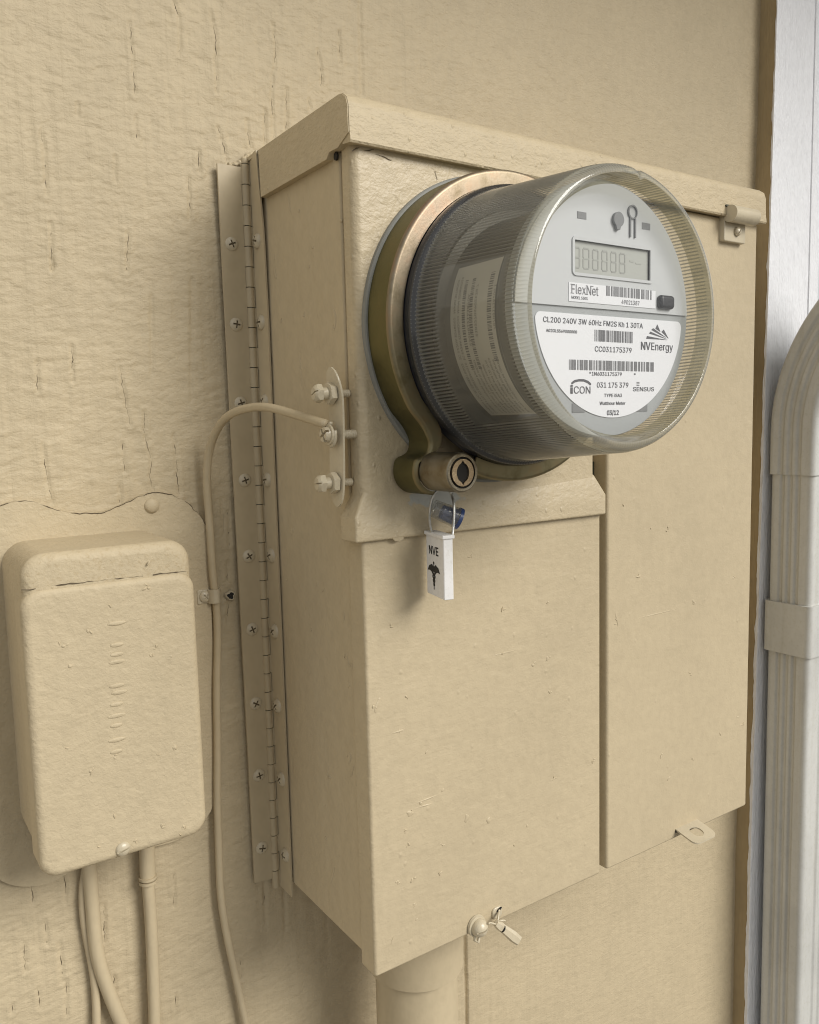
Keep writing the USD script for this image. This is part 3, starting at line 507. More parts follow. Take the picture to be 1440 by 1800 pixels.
part(enc, 'paint_runs', cat([runs([(.0228, .1907, .004, .0009, .0006, .3), (.0172, .1866, .003, .0008, .0006, .2), (.0226, .1750, .002, .0012, .0006, 0), (.0244, .1289, .0042, .0018, .0011, 0), (.0213, .1213, .0045, .0008, .0007, -.5), (.0531, .1103, .005, .0007, .0006, -.2), (.0516, .0406, .0075, .0010, .0008, -.35), (.0584, .0634, .001, .001, .0009, 0), (.0247, .3909, .006, .0014, .0009, .1), (.1002, .4283, .004, .0013, .0008, 0), (.0764, .466, .007, .0008, .0006, .3), (.07, .366, .012, .0010, .0005, .1), (.0905, .2616, .003, .0015, .0007, 0), (.026, .2154, .004, .0013, .0008, 0)], 'x', .0011, 3),
     runs([(.041, .1005, .0006, .0055, .0006, -.2), (.0395, .0968, .0006, .004, .0006, -.2), (.0070, .1670, .0045, .0012, .0006, .3), (.0712, .0789, .0028, .0013, .0008, 0), (.0893, .0722, .0022, .0014, .0009, .3), (.0279, .0950, .002, .002, .0008, 0), (.0221, .1480, .0007, .0035, .0006, .5), (.1048, .181, .0004, .010, .0004, 0)], 'y', .0001, 4),
     runs([(.3654, .0732, .0006, .0032, .0007, 0), (.2343, .2148, .0010, .0022, .0009, .4), (.2111, .1863, .0055, .0007, .0006, -.2), (.2977, .1869, .002, .0012, .0007, 0), (.255, .184, .0005, .016, .0004, 0)], 'y', .0005, 5)]), m_box, smooth=True, kind='stuff')
part(enc, 'paint_flake', extr(Polygon([(.0180, .2646), (.0245, .2652), (.0262, .2640), (.0232, .2626), (.0196, .2630)]), -.0042, -.0034), m_box)
part(wall, 'caulk_bead', tube(spline([(-.0155, D - .0022, .5008), (-.0095, D - .0028, .5022), (-.0050, D - .0034, .5055), (-.0025, D - .0030, .5082), (.0030, D - .0022, .5105), (.012, D - .001, .512)], 8), np.linspace(.0016, .0011, 41) * (1 + .3 * np.sin(np.arange(41) * 1.3)), 10), m_lid, smooth=True)
part(wall, 'cracks', jag([(-.0135, .5004), (-.0075, .5012), (-.0045, .5040), (-.0028, .5066), (.001, .5090)], D - .0046, .0003, 12, .0008, .34), m_crack)
# ------------------------------------------------------------------ screws
_pan = (m3.Manifold.sphere(1.0, 28).scale([1, 1, .62]) ^ m3.Manifold.cube([3, 3, 3], True).translate([0, 0, 1.5]))
def phillips(R, depth=.5, flat=False):
    head = _pan.scale([1, 1, .72]) if flat else _pan
    top = .45 if flat else .62
    cross = m3.Manifold.cube([1.15, .24, .5], True) + m3.Manifold.cube([.24, 1.15, .5], True)
    return (head - cross.translate([0, 0, top])).scale([R, R, R])

# ------------------------------------------------------------------ piano hinge
ph = thing('piano_hinge', 'long tan painted piano hinge screwed between wall and enclosure side', 'hinge', (-.005, D, .005))
wl = np.array([(-.0236, .5003), (-.0074, .5003), (-.0068, .0062), (-.0207, .0074)])
t = extr(Polygon(wl), D - .0042, D - .0026); part(ph, 'wall_leaf', t, m_hinge)
# box leaf: strip along y, its top end lifting off the box
zl = np.linspace(-.0010, .5070, 60); lift = np.interp(zl, [0, .40, .46, .507], [0, 0, .0008, .0030])
V, n = [], len(zl)
yfront = np.interp(zl, [0, .45, .507], [.1092, .1092, .1108])
for x0, yy in ((-.0014, yfront), (-.0014, .1298), (-.0003, .1298), (-.0003, yfront)):
    w_ = np.clip((.1280 - np.broadcast_to(yy, (n,))) / .018, 0, 1); V.append(np.c_[x0 - lift * w_, np.broadcast_to(yy, (n,)), zl])
k = np.arange(n - 1); F = [np.c_[c * n + k, ((c + 1) % 4) * n + k, ((c + 1) % 4) * n + k + 1, c * n + k + 1] for c in range(4)]
F += [np.array([[0, n, 2 * n, 3 * n]]), np.array([[n - 1, 4 * n - 1, 3 * n - 1, 2 * n - 1]])]
part(ph, 'enclosure_leaf', (np.vstack(V), np.vstack(F)), m_hinge)
z = -.0008; pitch = .01325; kk = 0
while z < .5045:
    zt = min(z + pitch, .5062) - .00055
    kn = m3.Manifold.cylinder(zt - z, .00255, .00255, 24).translate([-.0046, .1283, z])
    kn = kn + (cube(-.0076, -.0046, .1281, .1300, z, zt) if kk % 2 else cube(-.0046, -.0012, .1270, .1290, z, zt))
    if kk % 2: kn = kn + cube(-.0036, -.0020, .1268, .1285, z, zt)
    part(ph, 'knuckle', kn, m_hinge, smooth=40); z += pitch; kk += 1
part(ph, 'pin', orient(m3.Manifold.cylinder(.506, .0020, .0020, 14), (-.0046, .1283, -.0005), (0, 0, 1)), m_gap)
rs = np.random.default_rng(12)
def drive(R, top):  # dark cross filling the drive, painting its shade
    return m3.Manifold.cube([1.15, .26, top], True).scale([R, R, R]) + m3.Manifold.cube([.26, 1.15, top], True).scale([R, R, R])
for x, zc in zip((-.0162, -.0156, -.0149, -.0145, -.0141, -.0141, -.0140, -.0139, -.0142), (.4502, .3982, .3462, .2943, .2421, .1909, .1379, .0856, .0319)):
    sp = rs.uniform(0, 1.5)
    s = part(ph, 'screw', orient(phillips(.0046, flat=True), (x, D - .0040, zc), (0, -1, 0), sp), m_bolt, smooth=35)
    part(s, 'drive_recess_shade', orient(drive(.0046, .60).scale([.85, .85, 1]), (x, D - .0041, zc), (0, -1, 0), sp), m_slotdark)
for y, zc in zip((.1177, .1178, .1177, .1185, .1172, .1169, .1174, .1160, .1147), (.4519, .3992, .3469, .2943, .2424, .1895, .1361, .0832, .0277)):
    lx = float(np.interp(zc, [0, .40, .46], [0, 0, .0004])); sp = rs.uniform(0, 1.5)
    s = part(ph, 'screw', orient(phillips(.0051), (-.0011 - lx, y + .0014, zc), (-1, 0, 0), sp), m_bolt, smooth=35)
    part(s, 'drive_recess_shade', orient(drive(.0051, .95).scale([.8, .8, 1]).translate([0, 0, .0002]), (-.0013 - lx, y + .0014, zc), (-1, 0, 0), sp), m_slotdark)

# ------------------------------------------------------------------ ground bracket and wire
br = thing('grounding_bracket', 'thin tan bonding bracket with three bolts on the enclosure side', 'bracket', (-.008, .011, .28))
zb = np.linspace(.2838, .3620, 40); hw = .0078 * np.sqrt(np.clip(1 - (np.abs(zb - .3229) / .0391) ** 6, .02, 1)); yc = .0108 + .0008 * np.sin((zb - .28) * 60)
xo = -.0085 - .0022 * np.exp(-((zb - .362) / .010) ** 2) + .0010 * np.sin((zb - .285) / .078 * np.pi)
V = [np.c_[xo + dx, yc + s * hw, zb] for dx, s in ((-.0006, -1), (-.0006, 1), (.0006, 1), (.0006, -1))]; n = len(zb); k = np.arange(n - 1)
F = [np.c_[c * n + k, ((c + 1) % 4) * n + k, ((c + 1) % 4) * n + k + 1, c * n + k + 1] for c in range(4)] + [np.array([[0, n, 2 * n, 3 * n]]), np.array([[n - 1, 4 * n - 1, 3 * n - 1, 2 * n - 1]])]
part(br, 'plate', (np.vstack(V), np.vstack(F)), m_bolt)
def hexm(r, h): return m3.Manifold.cylinder(h, r, r, 6) ^ m3.Manifold.sphere(r * 1.08, 32).scale([1, 1, max(1, h / r)])
def threads(L, r, n):
    prof = []; 
    for k in range(n):
        prof += [(r * .84, L * k / n), (r, L * (k + .5) / n)]
    prof += [(r * .84, L), (0, L)]
    return trimesh.creation.revolve(np.array([(0, 0)] + prof), sections=18)
for zc, sp in ((.3475, .3), (.2975, .1)):
    b = part(br, 'bolt', orient(hexm(.0053, .0046) - m3.Manifold.cube([.012, .0007, .002], True).translate([0, 0, .0042]), (-.0168, .0112, zc), (-1, .12, .02), sp), m_bolt, smooth=25)
    part(b, 'nut', orient(hexm(.0063, .0036), (-.0095, .0112, zc), (-1, 0, 0), sp + .3), m_bolt, smooth=25)
    part(b, 'washer_neck', orient(m3.Manifold.cylinder(.006, .0034, .0034, 20), (-.0125, .0112, zc), (-1, 0, 0)), m_bolt, smooth=40)
    part(b, 'threaded_shank', orient(threads(.0078, .0023, 7), (-.0074, .0100, zc), (1, 0, 0)), m_bolt, smooth=40)
b = part(br, 'wire_screw', orient((m3.Manifold.cylinder(.0032, .0046, .0040, 20) - m3.Manifold.cube([.012, .0016, .0036], True).translate([0, 0, .003]) - m3.Manifold.cube([.0016, .012, .0036], True).translate([0, 0, .003])), (-.0138, .0104, .3247), (-1, 0, .02), .5), m_bolt, smooth=25)
part(b, 'washer', orient(m3.Manifold.cylinder(.0012, .0058, .0058, 24), (-.0128, .0104, .3247), (-1, 0, 0)), m_bolt, smooth=40)
part(b, 'threaded_shank', orient(threads(.0090, .0026, 8), (-.0076, .0060, .3247), (1, 0, 0)), m_bolt, smooth=40)
WIRE = [(-0.0332, 0.1265, -0.0935), (-0.0387, 0.1265, -0.0564), (-0.0435, 0.1265, -0.0247), (-0.0467, 0.1265, 0.0101), (-0.0465, 0.1265, 0.039), (-0.0457, 0.1265, 0.0796), (-0.044, 0.1265, 0.1115), (-0.042, 0.1265, 0.1589), (-0.0397, 0.1265, 0.2133), (-0.041, 0.126, 0.2291), (-0.0414, 0.126, 0.2521), (-0.0418, 0.126, 0.275), (-0.0426, 0.124, 0.2977), (-0.0417, 0.12, 0.3144), (-0.0398, 0.111, 0.3279), (-0.0366, 0.097, 0.3374), (-0.0318, 0.08, 0.3414), (-0.027, 0.06, 0.3415), (-0.0215, 0.041, 0.3376), (-0.0175, 0.024, 0.3336), (-0.0142, 0.0115, 0.3306)]
gw = thing('ground_wire', 'thin tan painted ground wire arching from wall clip to the enclosure bracket', 'wire', (-.04, D, -.09))
part(gw, 'wire', tube(spline([(-.018, .1265, -.16)] + WIRE, 10), .0026), m_cable, smooth=True)
lp = [(-.0118, .0104 + .0048 * math.cos(a), .3247 + .0062 * math.sin(a)) for a in np.radians(np.arange(100, -215, -15))]
part(gw, 'end_loop', tube(lp, .0012, 10), m_bolt, smooth=True)
cl = thing('cable_clip', 'small tan strap clip screwed to the wall over the ground wire', 'clip', (-.044, D, .2175))
part(cl, 'strap', rplate(-.0518, -.0430, .2137, .2232, .0008, D - .0046, D, .0006), m_bolt, smooth=30)
hump = [(-.0452 + .0046 - .0046 * math.cos(a), D - .0030 - .0072 * math.sin(a)) for a in np.radians(np.linspace(0, 180, 14))]
hv = []; 
for (x, y), (xi, yi) in zip(hump, [(-.0406 + (x + .0406) * .78, D - .003 + (y - D + .003) * .86) for x, y in hump]): hv.append((x, y)); 
inner_h = [(-.0406 + (x + .0406) * .78, D - .003 + (y - D + .003) * .86) for x, y in hump]
pg = Polygon(hump + inner_h[::-1]); t = trimesh.creation.extrude_polygon(pg, .0092, engine='earcut'); v = t.vertices
part(cl, 'hump', trimesh.Trimesh(np.c_[v[:, 0], v[:, 1], v[:, 2] + .2138], t.faces, process=False), m_bolt)
sc = part(cl, 'screw', orient(phillips(.0040, flat=True), (-.0466, D - .0048, .2184), (0, -1, 0), .7), m_bolt, smooth=35)
part(wall, 'screw_hole_rim', lathe([(.0036, D + .0004), (.0031, D - .0012), (.0024, D - .0015), (.0020, D - .0004)], (-.0272, .2158), 24, lambda th, Y, R: .0004 * np.sin(3 * th + 1) + .0003 * np.sin(5 * th)), m_bolt, smooth=True)
part(wall, 'screw_hole', lathe([(.0026, D - .0011), (.0012, D - .0010), (0.0001, D - .0010)], (-.0272, .2158), 18), m_dark)

# ------------------------------------------------------------------ utility (phone) box at the left
tb = thing('utility_box', 'tan painted plastic telephone service box with rounded corners on the wall', 'utility box', (-.12, D, .09))
BP = [(-0.1656, 0.2882), (-0.1549, 0.2904), (-0.1472, 0.2892), (-0.1365, 0.284), (-0.1221, 0.2801), (-0.1087, 0.28), (-0.0971, 0.2834), (-0.0855, 0.2883), (-0.0764, 0.2899), (-0.0655, 0.2877), (-0.0563, 0.2833), (-0.0491, 0.2753), (-0.0437, 0.2672), (-0.0421, 0.2518), (-0.0425, 0.1977), (-0.0439, 0.1386), (-0.0456, 0.0826), (-0.0486, 0.072), (-0.0563, 0.0629), (-0.0783, 0.0561), (-0.1361, 0.0594), (-0.1515, 0.0542), (-0.1628, 0.0548), (-0.1737, 0.059), (-0.181, 0.0651), (-.186, .075), (-.188, .10), (-.19, .17), (-.192, .25), (-.187, .272), (-.178, .283)]
bpp = spline(BP + BP[:1], 5)[:-1]
part(tb, 'back_plate', extr(Polygon(bpp).buffer(0).buffer(.0006).buffer(-.0006), D - .0038, D + .001), m_phone)
edge = [tuple(p) for p in bpp if p[1] > .25 and -.17 < p[0] < -.042]
part(tb, 'back_plate_edge_crack', jag(edge, D - .0040, .00028, 3, .0007), m_crack)
part(tb, 'rivet', orient(_pan.scale([.0048, .0048, .0045]), (-.0783, D - .0038, .2817), (0, -1, 0)), m_phone, smooth=40)
hs = hull(np.vstack([np.c_[rrect(-.1672, -.0752, .0905, .2668, .014)[:, 0], np.full(36, D - .001), rrect(-.1672, -.0752, .0905, .2668, .014)[:, 1]]] +
     [np.c_[q[:, 0], np.full(36, .0672 + b * (1 - math.sin(a))), q[:, 1]] for b in (.0055,) for a in np.linspace(0, math.pi / 2, 5) for q in (rrect(-.1668 + b * (1 - math.cos(a)), -.0756 - b * (1 - math.cos(a)), .0905 + b * (1 - math.cos(a)), .2662 - b * (1 - math.cos(a)), .0125),)]))
part(tb, 'housing', hs, m_phone_top, smooth=35)
lidp = rplate(-.1684, -.0746, .0880, .2476, .0105, .0655, .0850, .0042)
lidp = lidp - cube(-.2, 0, .05, .0900, .2473, .2600)
part(tb, 'cover', lidp, m_phone, smooth=35)
part(tb, 'cover_seam_crack', cat([jag([(-.1672, .2482), (-.1600, .2482)], .0669, .00025, 5, .0003, .36), jag([(-.152, .2486), (-.135, .2484), (-.118, .2481), (-.104, .2479)], .0669, .0004, 8, .0004, .38), jag([(-.0985, .2480), (-.086, .2478), (-.0765, .2476)], .0669, .00034, 6, .0004, .38)]), m_crack)
sl = (m3.Manifold.sphere(.0042, 28).scale([1, 1, .6]) - m3.Manifold.cube([.012, .0010, .003], True).translate([0, 0, .0026]))
part(tb, 'screw', orient(sl, (-.1247, .0656, .0936), (0, -1, 0), .25), m_bolt, smooth=40)
em = []
re = np.random.default_rng(4)
for x, zc, w_ in ((-.1204, .2237, .0105), (-.1211, .2116, .0075), (-.1214, .2062, .0075), (-.1217, .2020, .0090), (-.1225, .1885, .0085), (-.1215, .1845, .009), (-.1232, .1780, .0075), (-.1236, .1715, .0100), (-.1241, .166, .007), (-.1243, .1577, .0095), (-.125, .151, .007)):
    t = trimesh.Trimesh(_ico.vertices * [w_ / 2, .00055, .0013] + [x, .0655, zc], _ico.faces, process=False); part(tb, 'embossed_mark', t, m_phone, smooth=True)
FP = [(-0.1018, 0.241), (-0.103, 0.2431), (-0.101, 0.2551), (-0.1234, 0.2341), (-0.1345, 0.221), (-0.1489, 0.2156), (-0.0995, 0.207), (-0.1016, 0.2021), (-0.0912, 0.1997), (-0.1016, 0.1434), (-0.0923, 0.1449), (-0.1463, 0.2042), (-0.0918, 0.1448), (-0.1254, 0.1491), (-0.1394, 0.1433), (-0.1505, 0.1593), (-0.1282, 0.1141), (-0.1377, 0.099), (-0.0895, 0.0962), (-0.0917, 0.0918), (-0.1176, 0.0965), (-0.1011, 0.1005)]
part(tb, 'paint_blisters', lumps(FP, 'y', .0656, 9), m_phone, smooth=True, kind='stuff')

C1 = [(-0.1312, 0.1254, 0.1), (-0.1312, 0.1254, 0.0746), (-0.1311, 0.1254, 0.0557), (-0.131, 0.1254, 0.0292), (-0.1298, 0.1254, -0.0019), (-0.125, 0.1254, -0.0272), (-0.1155, 0.1254, -0.0612), (-0.1099, 0.1254, -0.078), (-.095, .1254, -.13)]
c = thing('thick_cable', 'thick tan cable curving right below the utility box', 'cable', (-.13, D, -.1), group='cables below the utility box'); part(c, 'sheath', tube(spline(C1, 10), .0043), m_cable, smooth=True)
C2 = [(-0.0949, 0.1254, 0.0708), (-0.0951, 0.1254, 0.0553), (-0.0957, 0.1254, 0.0379), (-0.0955, 0.1254, 0.0161), (-0.0958, 0.1254, -0.0156), (-0.097, 0.1254, -0.0636), (-0.0976, 0.1254, -0.0798), (-.099, .1254, -.13)]
c = thing('collared_cable', 'straight tan cable with ringed collar hanging below the utility box', 'cable', (-.096, D, -.1), group='cables below the utility box'); part(c, 'sheath', tube(spline(C2, 10), .0040), m_cable, smooth=True)
part(c, 'upper_sleeve', tube([(-.0949, .1254, .075), (-.0953, .1254, .055), (-.0957, .1254, .0385)], .0050), m_cable, smooth=30)
for zc in (.0400, .0372): part(c, 'collar_ring', orient(m3.Manifold.cylinder(.0018, .0057, .0057, 24), (-.0957, .1254, zc), (0, 0, -1)), m_cable, smooth=40)
c = thing('thin_cable', 'thin tan cable half hidden behind the thick cable at the bottom left', 'cable', (-.132, D, -.1), group='cables below the utility box'); part(c, 'sheath', tube(spline([(-.1312, .1292, .06), (-.1327, .1290, -.0101), (-0.132, 0.1288, -0.0221), (-0.1327, 0.1284, -0.0492), (-.1333, .1284, -.0647), (-.134, .1284, -.13)], 8), .0026), m_cable, smooth=True)

# ------------------------------------------------------------------ conduit under the enclosure
cd = thing('conduit', 'thick tan conduit pipe with coupling under the enclosure', 'conduit', (.080, .066, -1.4))
part(cd, 'pipe', trimesh.Trimesh(*(lambda t: (t.vertices, t.faces))(orient(m3.Manifold.cylinder(1.40, .0296, .0296, 64), (.0740, .066, -1.40), (0, 0, 1)))), m_conduit, smooth=40)
part(cd, 'coupling', orient(m3.Manifold.cylinder(.0640, .0338, .0346, 64), (.0740, .066, -.0555), (0, 0, 1)), m_conduit, smooth=40)

# ------------------------------------------------------------------ crimped wire seal at the enclosure's foot
ws = thing('crimped_wire_seal', 'painted-over crimped wire seal and slotted screw at the foot of the lower door', 'seal', (.0775, 0, .004))
sh = m3.Manifold.sphere(.0058, 28).scale([1, 1, .95]) - m3.Manifold.cube([.016, .0011, .004], True).translate([0, 0, .0052])
part(ws, 'screw', orient(sh, (.0778, -.0030, .0040), (0, -1, 0), .15), m_bolt, smooth=40)
part(ws, 'washer', orient(m3.Manifold.cylinder(.0016, .0072, .0068, 28), (.0772, -.0004, .0045), (0, -1, 0)), m_bolt, smooth=40)
part(ws, 'stud_foot', tube([(.0748, -.002, .001), (.0742, -.0025, -.0035), (.0762, -.0035, -.0052), (.0775, -.003, -.002)], .0011, 8), m_bolt, smooth=True)
part(ws, 'hasp_eye', rplate(.0905, .0990, .0030, .0110, .003, -.0014, .001, .001), m_bolt, smooth=30)
part(ws, 'eye_hole', orient(m3.Manifold.cylinder(.0004, .0016, .0016, 12).scale([1.5, .6, 1]), (.0958, -.0014, .0092), (0, -1, 0), .4), m_dark)
tw = [(.0958, -.0016, .0090), (.0930, -.0040, .0070), (.0900, -.0060, .0056), (.0880, -.0064, .0050)]
part(ws, 'wire', cat([tube(spline(tw, 8), .0007, 8), tube(spline([(p[0] - .001, p[1] - .0012, p[2] - .0008 + .0012 * (i % 2)) for i, p in enumerate(tw)] + [(.0850, -.0072, .0065), (.0815, -.0080, .0078)], 8), .0006, 8), tube(spline([(.0885, -.0066, .0052), (.0915, -.0080, .0062), (.0950, -.0085, .0050)], 6), .0006, 8)]), m_bolt, smooth=True)
def crimp():
    a, b = np.array([.0884, -.0068, .0052]), np.array([.1035, -.0125, -.0105]); d = (b - a) / np.linalg.norm(b - a); u = np.cross(d, [0, -1, 0]); u /= np.linalg.norm(u); w_ = np.cross(d, u); L = np.linalg.norm(b - a)
    pts = []
    for s, hw_, hh in ((0, .0021, .0018), (.15, .0029, .0023), (.30, .0027, .0015), (.75, .0035, .0013), (1.0, .0030, .0007)):
        p = a + d * L * s
        pts.append([p + u * hw_ + w_ * hh * .5, p + u * hw_ * .4 + w_ * hh, p - u * hw_ * .6 + w_ * hh, p - u * hw_ - w_ * hh * .2, p - u * hw_ * .4 - w_ * hh, p + u * hw_ * .7 - w_ * hh])
    P = np.array(pts); n, m = P.shape[:2]; v = P.reshape(-1, 3); F = []
    for i in range(n - 1):
        for j in range(m): F.append((i * m + j, i * m + (j + 1) % m, (i + 1) * m + (j + 1) % m, (i + 1) * m + j))
    F = np.array(F); f = np.vstack([F[:, [0, 1, 2]], F[:, [0, 2, 3]]]); c0 = len(v); v = np.vstack([v, P[0].mean(0), P[-1].mean(0)])
    f = np.vstack([f, [(c0, (j + 1) % m, j) for j in range(m)], [(c0 + 1, (n - 1) * m + j, (n - 1) * m + (j + 1) % m) for j in range(m)]])
    return trimesh.Trimesh(v, f, process=False)
part(ws, 'crimp_sleeve', crimp(), m_bolt)
part(ws, 'crimp_band', orient(m3.Manifold.cylinder(.0006, .0030, .0030, 16).scale([1, .8, 1]), (.0925, -.0083, .0008), (.6, -.23, -.65)), m_dark)

# ------------------------------------------------------------------ sealing ring with its clamp loop
CX, CZ = .0958, .384
LX, LZ = .0338, .3030
rg = thing('sealing_ring', 'zinc plated clamp ring with looped lug holding the glass meter', 'ring', (CX, -.012, CZ - .09))
arc = [(CX + .0900 * math.cos(a), CZ + .0900 * math.sin(a)) for a in np.radians(np.arange(247, 247 + 325, 3))]
loop = [(LX + .0134 * math.cos(a), LZ + .0134 * math.sin(a)) for a in np.radians([150, 165, 180, 195, 210, 225, 240, 255, 268])]
path = np.array(arc + [(.0262, .3290), (.0304, .3222), (.0316, .3176), (.0298, .3134)] + [(.0252, .3112)] + loop)
path = spline(path, 3); nP = len(path)
tg = np.gradient(path, axis=0); tg /= np.linalg.norm(tg, axis=1, keepdims=True); nr = np.c_[tg[:, 1], -tg[:, 0]]
s_in = np.clip((np.linalg.norm(path - [CX, CZ], axis=1) - .0900) / .006, 0, 1); s_in[: nP // 2] = 0
lipw = .0092 * (1 - s_in) + .0021 * s_in
th = .0016
def swept(cols):
    """cols: list of (offset along the outward normal, y) arrays: a closed section swept along the path"""
    V = []
    for o, y in cols:
        o = np.broadcast_to(o, (nP,)); y = np.broadcast_to(y, (nP,)); q = path + nr * o[:, None]; V.append(np.c_[q[:, 0], y, q[:, 1]])
    m, k = len(cols), np.arange(nP - 1); v = np.vstack(V); F = [np.c_[c_ * nP + k, ((c_ + 1) % m) * nP + k, ((c_ + 1) % m) * nP + k + 1, c_ * nP + k + 1] for c_ in range(m)]
    e0 = np.arange(m) * nP; F.append(np.array([[e0[0], e0[i], e0[i + 1], e0[i + 1]] for i in range(1, m - 1)])); F.append(np.array([[e0[0] + nP - 1, e0[i + 1] + nP - 1, e0[i] + nP - 1, e0[i] + nP - 1] for i in range(1, m - 1)]))
    return v, np.vstack(F)
part(rg, 'band', swept([(0, -.0030), (0, -.0222), (-th, -.0222), (-th, -.0030)]), m_band, smooth=40)
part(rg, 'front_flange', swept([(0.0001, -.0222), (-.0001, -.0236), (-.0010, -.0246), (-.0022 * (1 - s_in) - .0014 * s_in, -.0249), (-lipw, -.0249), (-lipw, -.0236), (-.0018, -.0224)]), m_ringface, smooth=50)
part(rg, 'tail_tab', orient(m3.Manifold.cylinder(.020, .0075, .0075, 28), (LX + .004, -.0235, LZ + .001), (0, 1, 0)), m_nickel, smooth=40)
part(enc, 'hub_rim', lathe([(.0880, .004), (.0918, .003), (.0917, -.0030), (.0910, -.0038), (.0880, -.0040)], (CX, CZ), 160), m_gasket, smooth=40)

# ------------------------------------------------------------------ barrel lock
bl = thing('barrel_lock', 'stubby nickel barrel lock with dark keyhole at the ring lug', 'lock', (LX, -.037, LZ - .011))
part(bl, 'barrel', lathe([(.0001, -.0246), (.0104, -.0246), (.0108, -.0250), (.0108, -.0488), (.0105, -.0497), (.0098, -.0502), (.0085, -.0502), (.0083, -.0488), (.0001, -.0488)], (LX, LZ), 96), m_nickel, smooth=35)
part(bl, 'gap_ring', lathe([(.0083, -.0489), (.0072, -.0489)], (LX, LZ), 48), m_dark)
key = Polygon([(.0042 * math.sin(a), .0052 * math.cos(a)) for a in np.linspace(0, 2 * math.pi, 33)[:-1]]).union(Polygon([(-.0019, .0042), (0, .0066), (.0019, .0042)])).union(Polygon([(-.0019, -.0042), (0, -.0066), (.0019, -.0042)]))
key = shapely.affinity.translate(key, LX, LZ)
core = Point(LX, LZ).buffer(.0073).difference(key.buffer(0))
part(bl, 'core', extr(core, -.0505, -.0488), m_brass, smooth=30)
part(bl, 'keyhole', extr(key, -.0493, -.0489), m_dark)

# ------------------------------------------------------------------ seal tag, wire loop, blue seal
tg_ = thing('seal_tag', 'white plastic seal tag marked NVE hanging from a wire loop under the lock', 'tag', (.037, -.018, .23))
A = np.array([math.sin(math.radians(12.8)), math.cos(math.radians(12.8)), 0]); B = np.array([A[1], -A[0], 0]); O = np.array([.0345, -.0305, 0])
def tagpt(u, w_, z): return O + A * u + B * w_ + np.array([0, 0, z])      # u: along the broad face, away from the viewer; w: thickness
def tagbox(u0, u1, w0, w1, z0, z1, r, slope=0):
    return hull(np.vstack([tagpt(u, w_, z) + _us * r for u in (u0 + r, u1 - r) for w_ in (w0 + r, w1 - r) for z in (z0 + r, z1 - r)]))
part(tg_, 'body', tagbox(0, .0250, 0, .0060, .2302, .2655, .0007), m_tag, smooth=30)
part(tg_, 'top_rim', tagbox(-.0010, .0262, -.0008, .0068, .2650, .2672, .0006), m_tag, smooth=30)
def on_tag(poly2d):
    """polygon in (s, z): s runs to the reader's right along the broad face (towards the viewer)"""
    t = []
    for g_ in getattr(poly2d, 'geoms', [poly2d]):
        e = trimesh.creation.extrude_polygon(g_, .0001, engine='earcut'); v = e.vertices
        t.append(trimesh.Trimesh(np.array([tagpt(.0250 - a, -.00005 - c_ , b) for a, b, c_ in v]), e.faces, process=False))
    return trimesh.util.concatenate(t)
tm = meshkit.text_mesh('NVE', .0047, .0001, True); v = tm.vertices; s0, s1 = v[:, 0].min(), v[:, 0].max()
part(tg_, 'lettering', trimesh.Trimesh(np.array([tagpt(.0250 - (.0045 + (a - s0) / (s1 - s0) * .0135), -.00005 - c_, .2545 + b) for a, b, c_ in v]), tm.faces, process=False), m_black_print)
wing = Polygon([(.0110, .2470), (.0085, .2488), (.0045, .2475), (.0020, .2445), (.0055, .2448), (.0080, .2440), (.0100, .2450)])
wing2 = Polygon([(2 * .0110 - x, z_) for x, z_ in wing.exterior.coords])
staff = LineString([(.0110, .2495), (.0110, .2345)]).buffer(.00045).union(Point(.0110, .2496).buffer(.0009))
sn = LineString([(.0110 + (.0026 - .0020 * k / 40) * math.sin(k / 40 * 3.6 * math.pi), .2452 - .0085 * k / 40) for k in range(41)]).buffer(.00055)
sn2 = LineString([(.0110 - (.0026 - .0020 * k / 40) * math.sin(k / 40 * 3.6 * math.pi), .2452 - .0085 * k / 40) for k in range(41)]).buffer(.00055)
part(tg_, 'winged_staff_emblem', on_tag(shapely.union_all([wing, wing2, staff, sn, sn2])), m_black_print)
lpw = [(.0388, -.0140, .2660), (.0370, -.0145, .2740), (.0372, -.0160, .2840), (.0400, -.0185, .2915), (.0440, -.0205, .2935), (.0468, -.0220, .2900), (.0462, -.0255, .2840), (.0447, -.0275, .2760), (.0420, -.0290, .2660)]
part(tg_, 'wire_loop', tube(spline(lpw, 10), .0008, 10), m_steel, smooth=True)
bs = thing('barrel_seal', 'clear plastic barrel seal with blue core behind the tag wire', 'seal', (.043, -.018, .275))
a, b = np.array([.0375, -.0175, .2815]), np.array([.0515, -.0235, .2745])
part(bs, 'clear_sleeve', orient(m3.Manifold.cylinder(float(np.linalg.norm(b - a)), .0050, .0062, 32) - m3.Manifold.cylinder(float(np.linalg.norm(b - a)) + .001, .0042, .0054, 32).translate([0, 0, .0012]), a, b - a), m_clear, smooth=40)
part(bs, 'blue_core', orient(m3.Manifold.cylinder(.0098, .0040, .0048, 28) - m3.Manifold.cube([.002, .02, .003], True).translate([0, 0, .001]), a + (b - a) * .32, b - a), m_blue, smooth=40)
part(bs, 'end_ring', orient(m3.Manifold.cylinder(.0020, .0064, .0064, 32) - m3.Manifold.cylinder(.003, .0052, .0052, 32).translate([0, 0, -.0005]), a + (b - a) * .9, b - a), m_blue, smooth=40)

